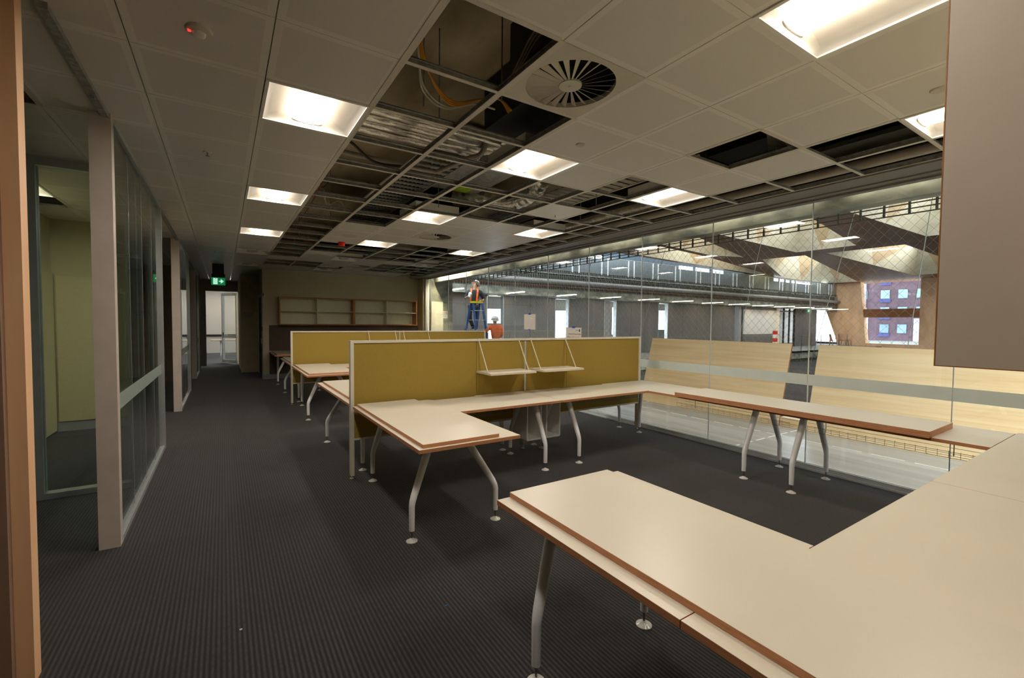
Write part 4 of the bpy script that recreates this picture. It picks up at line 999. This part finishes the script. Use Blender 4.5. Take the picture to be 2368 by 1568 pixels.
for nm, h in holes:
    n = len(h); cx = sum(p[0] for p in h)/n; cyy = sum(p[1] for p in h)/n; ztop = ZR+1.9
    top = [(cx+(p[0]-cx)*.62, cyy+(p[1]-cyy)*.62-.25) for p in h]
    wl = MB()
    for i in range(n):
        j_ = (i+1) % n; a, b_ = h[i], h[j_]; c, d_ = top[i], top[j_]
        mx = ((a[0]*.45+b_[0]*.55), (a[1]*.45+b_[1]*.55))
        wl.add([(a[0], a[1], ZR), (mx[0], mx[1], ZR), (c[0], c[1], ztop), (d_[0], d_[1], ztop), (b_[0], b_[1], ZR)], [(0, 1, 2)], 0)
        wl.add([(mx[0], mx[1], ZR), (d_[0], d_[1], ztop), (c[0], c[1], ztop)], [(0, 1, 2)], 1)
        wl.add([(mx[0], mx[1], ZR), (b_[0], b_[1], ZR), (d_[0], d_[1], ztop)], [(0, 1, 2)], 0)
    ob = wl.build('ceiling', ['ply_pale', 'ply_tan'], **STR)
    xs_ = [p[0] for p in top]; ys_ = [p[1] for p in top]
    portal((sum(xs_)/n, sum(ys_)/n, ztop+.02), max(xs_)-min(xs_), max(ys_)-min(ys_), (0, 0, 0))
# strip roof over the far gallery, outer walls and lower floor of the void
MB().prism([(7, 14.75), (16.7, 15.75), (44, 18.4), (45, 20.5), (7, 20.5)], 6.2, 6.3).build('ceiling', 'bluewall', **STR)
MB().box(7.9, -8.2, -4.2, 44, -8, 5.0).build('wall_front', 'greyclad', **STR)
MB().box(5.4, -8.2, -4.3, 44.2, 17, -4.2).build('floor', 'blackband', **STR)
MB().box(7.62, 13.35, -.45, 44, 13.5, 0).build('trim_56', 'beam', **STR)
MB().box(7.5, 13.5, -4.3, 44, 13.7, -.1).build('wall_end', 'greyclad', **STR)
MB().box(7.45, -8, -4.3, 7.6, 13.5, -.1).build('wall_left', 'greyclad', **STR)
# ---------------------------------------------------------------- timber clad portal at the far right
t = thing('timber_column', (42.2, 14, 0), 'tall tapering plywood clad column framing a window at the far right of the void', 'column')
def yz(poly, x0, x1):
    n = len(poly); q = MB(); q.add([(x0, y, z) for y, z in poly]+[(x1, y, z) for y, z in poly], [tuple(range(n)), tuple(range(2*n-1, n-1, -1))]+[(i, (i+1) % n, n+(i+1) % n, n+i) for i in range(n)]); return q
yz([(17.85, 5.0), (14.78, 5.0), (14.28, -.2), (16.1, -.2)], 42.0, 42.6).build('left_face', 'ply_col', t)
yz([(11.16, 5.0), (-7.5, 5.0), (-7.5, -.2), (11.16, -.2)], 42.0, 42.6).build('right_face', 'ply_col', t)
yz([(14.5, .22), (11.1, .22), (11.1, -.2), (14.5, -.2)], 42.1, 42.5).build('sill', 'ply_col', t)
yz([(14.6, 2.87), (11.1, 2.87), (11.1, 2.22), (14.6, 2.22)], 42.2, 42.5).build('transom', 'ply_brown', t)
MB().box(42.35, 11.1, .2, 42.37, 14.7, 4.98).build('window_31', 'glass', **STR)
# facade across the street
t = thing('apartment_building', (62, 18, -10), 'purple brown brick apartment block seen through the far right window', 'building')
MB().box(62, -5, -12, 75, 17, 22).build('wall', 'cardinal', t); MB().box(62, 17, -12, 75, 24.2, 22).build('wall', 'cardinal', t)
MB().box(44, -8, -4.3, 44.2, 20.4, .15).build('wall_end', 'blackband', **STR)
for i in range(6):
    for j_ in range(6):
        yy = 14.4+i*1.55+(.5 if i > 3 else 0); zz = -3.0+j_*1.9
        MB().box(61.9, yy, zz, 61.99, yy+.8, zz+.95).build('window', 'facadeglass', t)
        if i % 3 == 0: MB().box(61.86, yy-.1, zz-.4, 61.95, yy+.9, zz-.05).build('spandrel', 'facadeblue', t)
MB().box(61.8, 16.0, -10, 61.98, 16.9, 2.4).build('render_strip', 'facadewhite', t); MB().box(61.7, 21.2, -10, 61.98, 21.6, 20).build('render_strip', 'facadewhite', t)
# ---------------------------------------------------------------- bits on the far deck
t = thing('barrier_post', (31.0, 15.6, 0), 'red and white barrier post standing before the white board', 'post')
for k in range(4): MB().box(30.9, 15.5, .2+k*.25, 31.15, 15.7, .2+k*.25+.245).build('band', 'red' if k % 2 else 'white', t)
MB().box(30.85, 15.45, 0, 31.2, 15.75, .2).build('base', 'red', t)
def chair(x, y, zoff, label, rot=0):
    t = thing('stacking_chair', (x, y, zoff), label, 'chair', 'stacked wooden chairs')
    MB().box(x-.22, y-.22, zoff+.44, x+.22, y+.22, zoff+.455).build('seat', 'chairwood', t)
    q = MB(); q.add([(x-.2, y+.2, zoff+.46), (x+.2, y+.2, zoff+.46), (x+.15, y+.3, zoff+.86), (x-.15, y+.3, zoff+.86), (x-.2, y+.215, zoff+.46), (x+.2, y+.215, zoff+.46), (x+.15, y+.315, zoff+.86), (x-.15, y+.315, zoff+.86)], [(0,1,2,3),(7,6,5,4),(0,4,5,1),(1,5,6,2),(2,6,7,3),(3,7,4,0)]); q.build('backrest', 'chairwood', t)
    for sx_ in (-1, 1):
        for s2 in (-1, 1):
            l = MB(); l.tube([(x+sx_*.2, y+s2*.2, zoff+.44), (x+sx_*.25, y+s2*.25, zoff+.01)], .011, 6); l.build('leg', 'steel', t)
    return t
c1 = 0
for i, (x, y) in enumerate([(37.4, 14.6), (38.6, 14.5), (39.6, 14.7)]):
    for j_ in range(2): chair(x, y+.03*j_, .0+.09*j_, '%s chair of the %s wooden stack by the far bright window' % (('lower', 'upper')[j_], ('left', 'middle', 'right')[i]))
q = MB()
for k in range(6): q.tube([(30.2+k*1.3, 13.6, 0), (30.2+k*1.3, 13.6, .95), (31.1+k*1.3, 13.6, .95), (31.1+k*1.3, 13.6, 0)], .02, 6)
q.build('guard_rail', 'steel', label='low tubular guard rail at the far deck edge', cat='rail') 
t = thing('exit_sign', (37.2, YW-.3, 2.7), 'tiny green exit sign on the grey wall beyond the void', 'sign'); MB().box(36.9, YW-.34, 2.55, 37.5, YW-.3, 2.78).build('sign_panel', 'exitgreen', t); MB().box(37.0, YW-.345, 2.6, 37.2, YW-.341, 2.74).build('door_pictogram', 'exitwhite', t)

# ================================================================== LADDER AND PEOPLE
O = Vector((7.70, 14.1, 0)); ra = Vector((.88, -.475, 0)); rb = Vector((-.475, -.88, 0))   # a: to the right, b: toward the office
def W(a, b, z): return tuple(O+ra*a+rb*b+Vector((0, 0, z)))
t = thing('step_ladder', tuple(O), 'blue fibreglass step ladder with yellow top cap beyond the glass', 'ladder')
top = {'FL': (-.215, .10), 'FR': (.10, -.03), 'RL': (-.30, .03), 'RR': (.015, -.10)}
bot = {'FL': (.02, .50), 'FR': (.45, .28), 'RL': (-.73, -.12), 'RR': (-.30, -.36)}
def lp(k, z): a0, b0 = top[k]; a1, b1 = bot[k]; u_ = 1-z/2.27; return W(a0+(a1-a0)*u_, b0+(b1-b0)*u_, z)
for k in top: MB().bar(lp(k, .02), lp(k, 2.27), .035, .07).build('rail', 'blue', t)
for kk, (p, q_) in enumerate((('FL', 'FR'), ('RL', 'RR'))):
    for i in range(6):
        z = .33+i*.335
        if z < 2.2: MB().bar(lp(p, z), lp(q_, z), .07 if kk == 0 else .03, .025).build('step', 'alu', t)
q = MB(); c = [W(-.33, .06, 0), W(-.2, .14, 0), W(.13, -.03, 0), W(.0, -.13, 0)]; q.prism([(p[0], p[1]) for p in c], 2.27, 2.34); q.build('top_cap', 'yel', t)
MB().bar(lp('FL', .95), lp('FL', 1.3), .04, .075).build('yellow_label', 'yel', t)
def skin(name, nodes, edges, mtl, parent, sub=1, root=0):
    me = bpy.data.meshes.new(name); o_ = Vector(parent['_o'])
    me.from_pydata([tuple(Vector(n[0])-o_) for n in nodes], edges, []); me.materials.append(M[mtl])
    ob = bpy.data.objects.new(name, me); COL.objects.link(ob); md = ob.modifiers.new('skin', 'SKIN')
    md.use_smooth_shade = True
    if not me.skin_vertices:
        bm = bmesh.new(); bm.from_mesh(me); bm.verts.layers.skin.verify(); bm.to_mesh(me); bm.free()
    for i, n in enumerate(nodes): me.skin_vertices[0].data[i].radius = n[1] if isinstance(n[1], tuple) else (n[1], n[1])
    me.skin_vertices[0].data[root].use_root = True
    s_ = ob.modifiers.new('sub', 'SUBSURF'); s_.levels = sub; s_.render_levels = sub
    dg = bpy.context.evaluated_depsgraph_get(); m2 = bpy.data.meshes.new_from_object(ob.evaluated_get(dg))
    bpy.data.objects.remove(ob); ob = bpy.data.objects.new(name, m2); COL.objects.link(ob); ob.parent = parent; ob['_o'] = tuple(o_)
    return ob
def person(label, base, A, Bv, J, skinm, shirt, sleeve, trous, helmet_m, face_dir, hands):
    """J: joints in local (a,b,z) metres. A: right-hand axis vector, Bv: toward office"""
    def P(q_): return tuple(Vector(base)+A*q_[0]+Bv*q_[1]+Vector((0,0,q_[2])))
    t = thing('person', base, label, 'person')
    nodes = [(P(J['pelvis']), (.15, .11)), (P(J['belly']), (.14, .105)), (P(J['chest']), (.16, .115)), (P(J['neck0']), (.07, .07)), (P(J['neck1']), (.058, .06)), (P(J['skull']), (.078, .09)), (P(J['crown']), (.05, .06))]
    edges = [(0,1),(1,2),(2,3),(3,4),(4,5),(5,6)]
    def chain(start, pts, rs):
        prev = start
        for p, r in zip(pts, rs): nodes.append((P(p), r)); edges.append((prev, len(nodes)-1)); prev = len(nodes)-1
        return prev
    for s in 'LR':
        w_ = chain(2, [J['sh'+s], J['el'+s], J['wr'+s], J['pa'+s]], [.058, .042, .028, (.036, .02)])
        pa = Vector(J['pa'+s]); wr = Vector(J['wr'+s]); d = (pa-wr).normalized(); h = Vector(hands[s]).normalized(); sd = d.cross(h).normalized()
        for k in range(4):
            o_ = sd*(.027-.018*k); ln = (.07, .08, .075, .06)[k]
            chain(w_, [tuple(pa+o_+d*.03), tuple(pa+o_+d*(.03+ln*.5)+h*.012), tuple(pa+o_+d*(.03+ln*.75)+h*.035)], [.0095, .0085, .007])
        chain(w_, [tuple(wr+sd*.03+d*.03+h*.01), tuple(wr+sd*.05+d*.06+h*.025), tuple(wr+sd*.052+d*.085+h*.035)], [.012, .0095, .008])
        chain(0, [J['hi'+s], J['kn'+s], J['an'+s], J['to'+s]], [(.085, .085), .056, .04, (.04, .03)])
    skin('body', nodes, edges, skinm, t)
    F = (A*face_dir[0]+Bv*face_dir[1]+Vector((0,0,face_dir[2]))).normalized(); hc = Vector(P(J['skull'])); upv = (Vector(P(J['crown']))-hc).normalized(); sd = F.cross(upv).normalized(); upv = sd.cross(F).normalized()
    q = MB()
    q.sph(tuple(hc+F*.10-upv*.015), (.014, .014, .02), 8, 6); 
    for s in (-1, 1): q.sph(tuple(hc+sd*.083*s-upv*.005), (.014, .02, .03), 8, 6)
    q.build('face_features', skinm, t, smooth=True)
    q = MB()
    for s in (-1, 1): q.sph(tuple(hc+F*.088+sd*.032*s+upv*.02), (.009, .009, .008), 8, 6)
    q.bar(hc+F*.09-upv*.055+sd*.025, hc+F*.09-upv*.055-sd*.025, .008, .008); q.build('eyes_and_mouth', 'hair', t)
    q = MB(); back = hc-F*.035+upv*.02
    q.sph(tuple(back), (.082, .082, .085), 14, 10); q.build('hair', 'hair', t, smooth=True)
    if helmet_m:
        q = MB(); n = 18; prof = [(.16, -.005), (.135, .0), (.13, .05), (.105, .10), (.06, .128), (.01, .136)]
        q.lathe((0,0,0), prof, n); mm = Matrix((sd, F, upv)).transposed(); cc = hc+upv*.035-F*.01
        q.v = [tuple(cc+mm @ Vector(v)) for v in q.v]; q.build('hard_hat', helmet_m, t, smooth=True)
    g = 1.0
    sh = [(P(tuple(Vector(J['pelvis'])-Vector((0,0,.03)))), (.175, .14)), (P(J['belly']), (.18, .145)), (P(J['chest']), (.215, .165)), (P(tuple(Vector(J['neck0'])-Vector((0,0,.03)))), (.115, .105))]
    se = [(0,1),(1,2),(2,3)]
    for s in 'LR':
        el = Vector(J['el'+s]); a_ = Vector(J['sh'+s]); wr = Vector(J['wr'+s]); end = a_+(el-a_)*.98
        sh.append((P(J['sh'+s]), .092)); se.append((2, len(sh)-1)); sh.append((P(end), .062)); se.append((len(sh)-2, len(sh)-1))
        if sleeve == 'long': sh.append((P(tuple(el+(wr-el)*.92)), .046)); se.append((len(sh)-2, len(sh)-1))
        else: sh.append((P(tuple(el+(wr-el)*.25)), .055)); se.append((len(sh)-2, len(sh)-1))
    skin('shirt', sh, se, shirt, t)
    tr = [(P(J['pelvis']), (.16, .125))]; te = []
    for s in 'LR':
        p0 = 0
        for j_, r in (('hi', .10), ('kn', .085), ('an', .065)): tr.append((P(J[j_+s]), r)); te.append((p0, len(tr)-1)); p0 = len(tr)-1
    skin('trousers', tr, te, trous, t)
    for s in 'LR':
        an = Vector(J['an'+s]); to = Vector(J['to'+s]); q = MB(); q.tube([P(an+Vector((0,0,.05))), P(an-Vector((0,0,.03))), P((an+to)/2-Vector((0,0,.02))), P(to-Vector((0,0,.02)))], [.055, .058, .05, .042], 10); q.build('boot', 'blackcable', t, smooth=True)
    return t, P
# person on the ladder, facing the office, looking up to the left
base = W(-.18, -.30, 0)
J = dict(pelvis=(-.05, 0, 2.17), belly=(-.03, 0, 2.34), chest=(.0, 0, 2.60), neck0=(.03, .0, 2.77), neck1=(.03, .02, 2.85), skull=(.04, .04, 2.96), crown=(.055, -.01, 3.04),
    shL=(-.21, .0, 2.70), elL=(-.33, .05, 2.46), wrL=(-.24, .26, 2.50), paL=(-.17, .30, 2.54), shR=(.22, .0, 2.68), elR=(.34, -.02, 2.43), wrR=(.30, .15, 2.37), paR=(.25, .20, 2.37),
    hiL=(-.15, 0, 2.12), knL=(-.17, .14, 1.75), anL=(-.05, -.02, 1.42), toL=(-.05, .14, 1.40), hiR=(.05, 0, 2.12), knR=(.07, .05, 1.75), anR=(.08, -.04, 1.41), toR=(.08, .12, 1.39))
t, P = person('person in dark clothes and orange braces standing on the ladder looking up', base, ra, rb, J, 'skin', 'darkcloth', 'short', 'darkcloth', 'helmet', (-.35, .7, .75), {'L': (.6, .3, .4), 'R': (0, .2, -1)})
for s, xx in (('L', -.115), ('R', .115)):
    q = MB(); pts = [P((xx-.01, -.10, 2.76)), P((xx, .03, 2.81)), P((xx, .145, 2.68)), P((xx-.02, .165, 2.5)), P((xx-.03, .16, 2.28))]
    for a_, b_ in zip(pts[:-1], pts[1:]): q.bar(a_, b_, .065, .014, upv=tuple(rb))
    q.build('orange_brace', 'hivis', t)
c = P((-.155, .36, 2.565)); MB().lathe(c, [(.085, -.03), (.095, -.02), (.095, .02), (.04, .04)], 20, axis='x').build('round_fitting', 'white', org=c, label='white round ceiling fitting held by the person on the ladder', cat='ceiling fitting', smooth=True)
# person on the floor in an orange shirt, back to us, reaching to the ladder
base = (8.17, 13.72, 0)
J = dict(pelvis=(.0, 0, .98), belly=(.0, 0, 1.12), chest=(-.01, 0, 1.40), neck0=(-.03, .0, 1.56), neck1=(-.04, .0, 1.62), skull=(-.05, .0, 1.72), crown=(-.04, .03, 1.80),
    shL=(-.19, .0, 1.49), elL=(-.40, -.02, 1.28), wrL=(-.52, -.20, 1.17), paL=(-.55, -.27, 1.16), shR=(.18, .0, 1.48), elR=(.22, .02, 1.20), wrR=(.12, -.18, 1.06), paR=(.08, -.24, 1.05),
    hiL=(-.10, 0, .94), knL=(-.12, -.03, .50), anL=(-.13, .02, .10), toL=(-.16, -.14, .06), hiR=(.10, 0, .94), knR=(.12, -.03, .50), anR=(.13, .02, .10), toR=(.13, -.15, .06))
J = {k: (v[0], v[1], v[2]*.965) for k, v in J.items()}
person('person in bright orange shirt and white hard hat standing beside the ladder', base, ra, rb, J, 'skin', 'hivis', 'long', 'darkcloth', 'helmet', (-.85, -.45, .25), {'L': (0, 0, -1), 'R': (0, 0, -1)})
# crumbs on the carpet
for k, (u, v_, m_, l) in enumerate([(1.02, 2.24, 'tape', 'tiny blue scrap on the carpet'), (.05, 2.62, 'paper', 'tiny pale crumb on the carpet in the aisle')]):
    MB().box(u, v_, 0, u+.012, v_+.008, .004).build('scrap', m_, label=l, cat='litter')
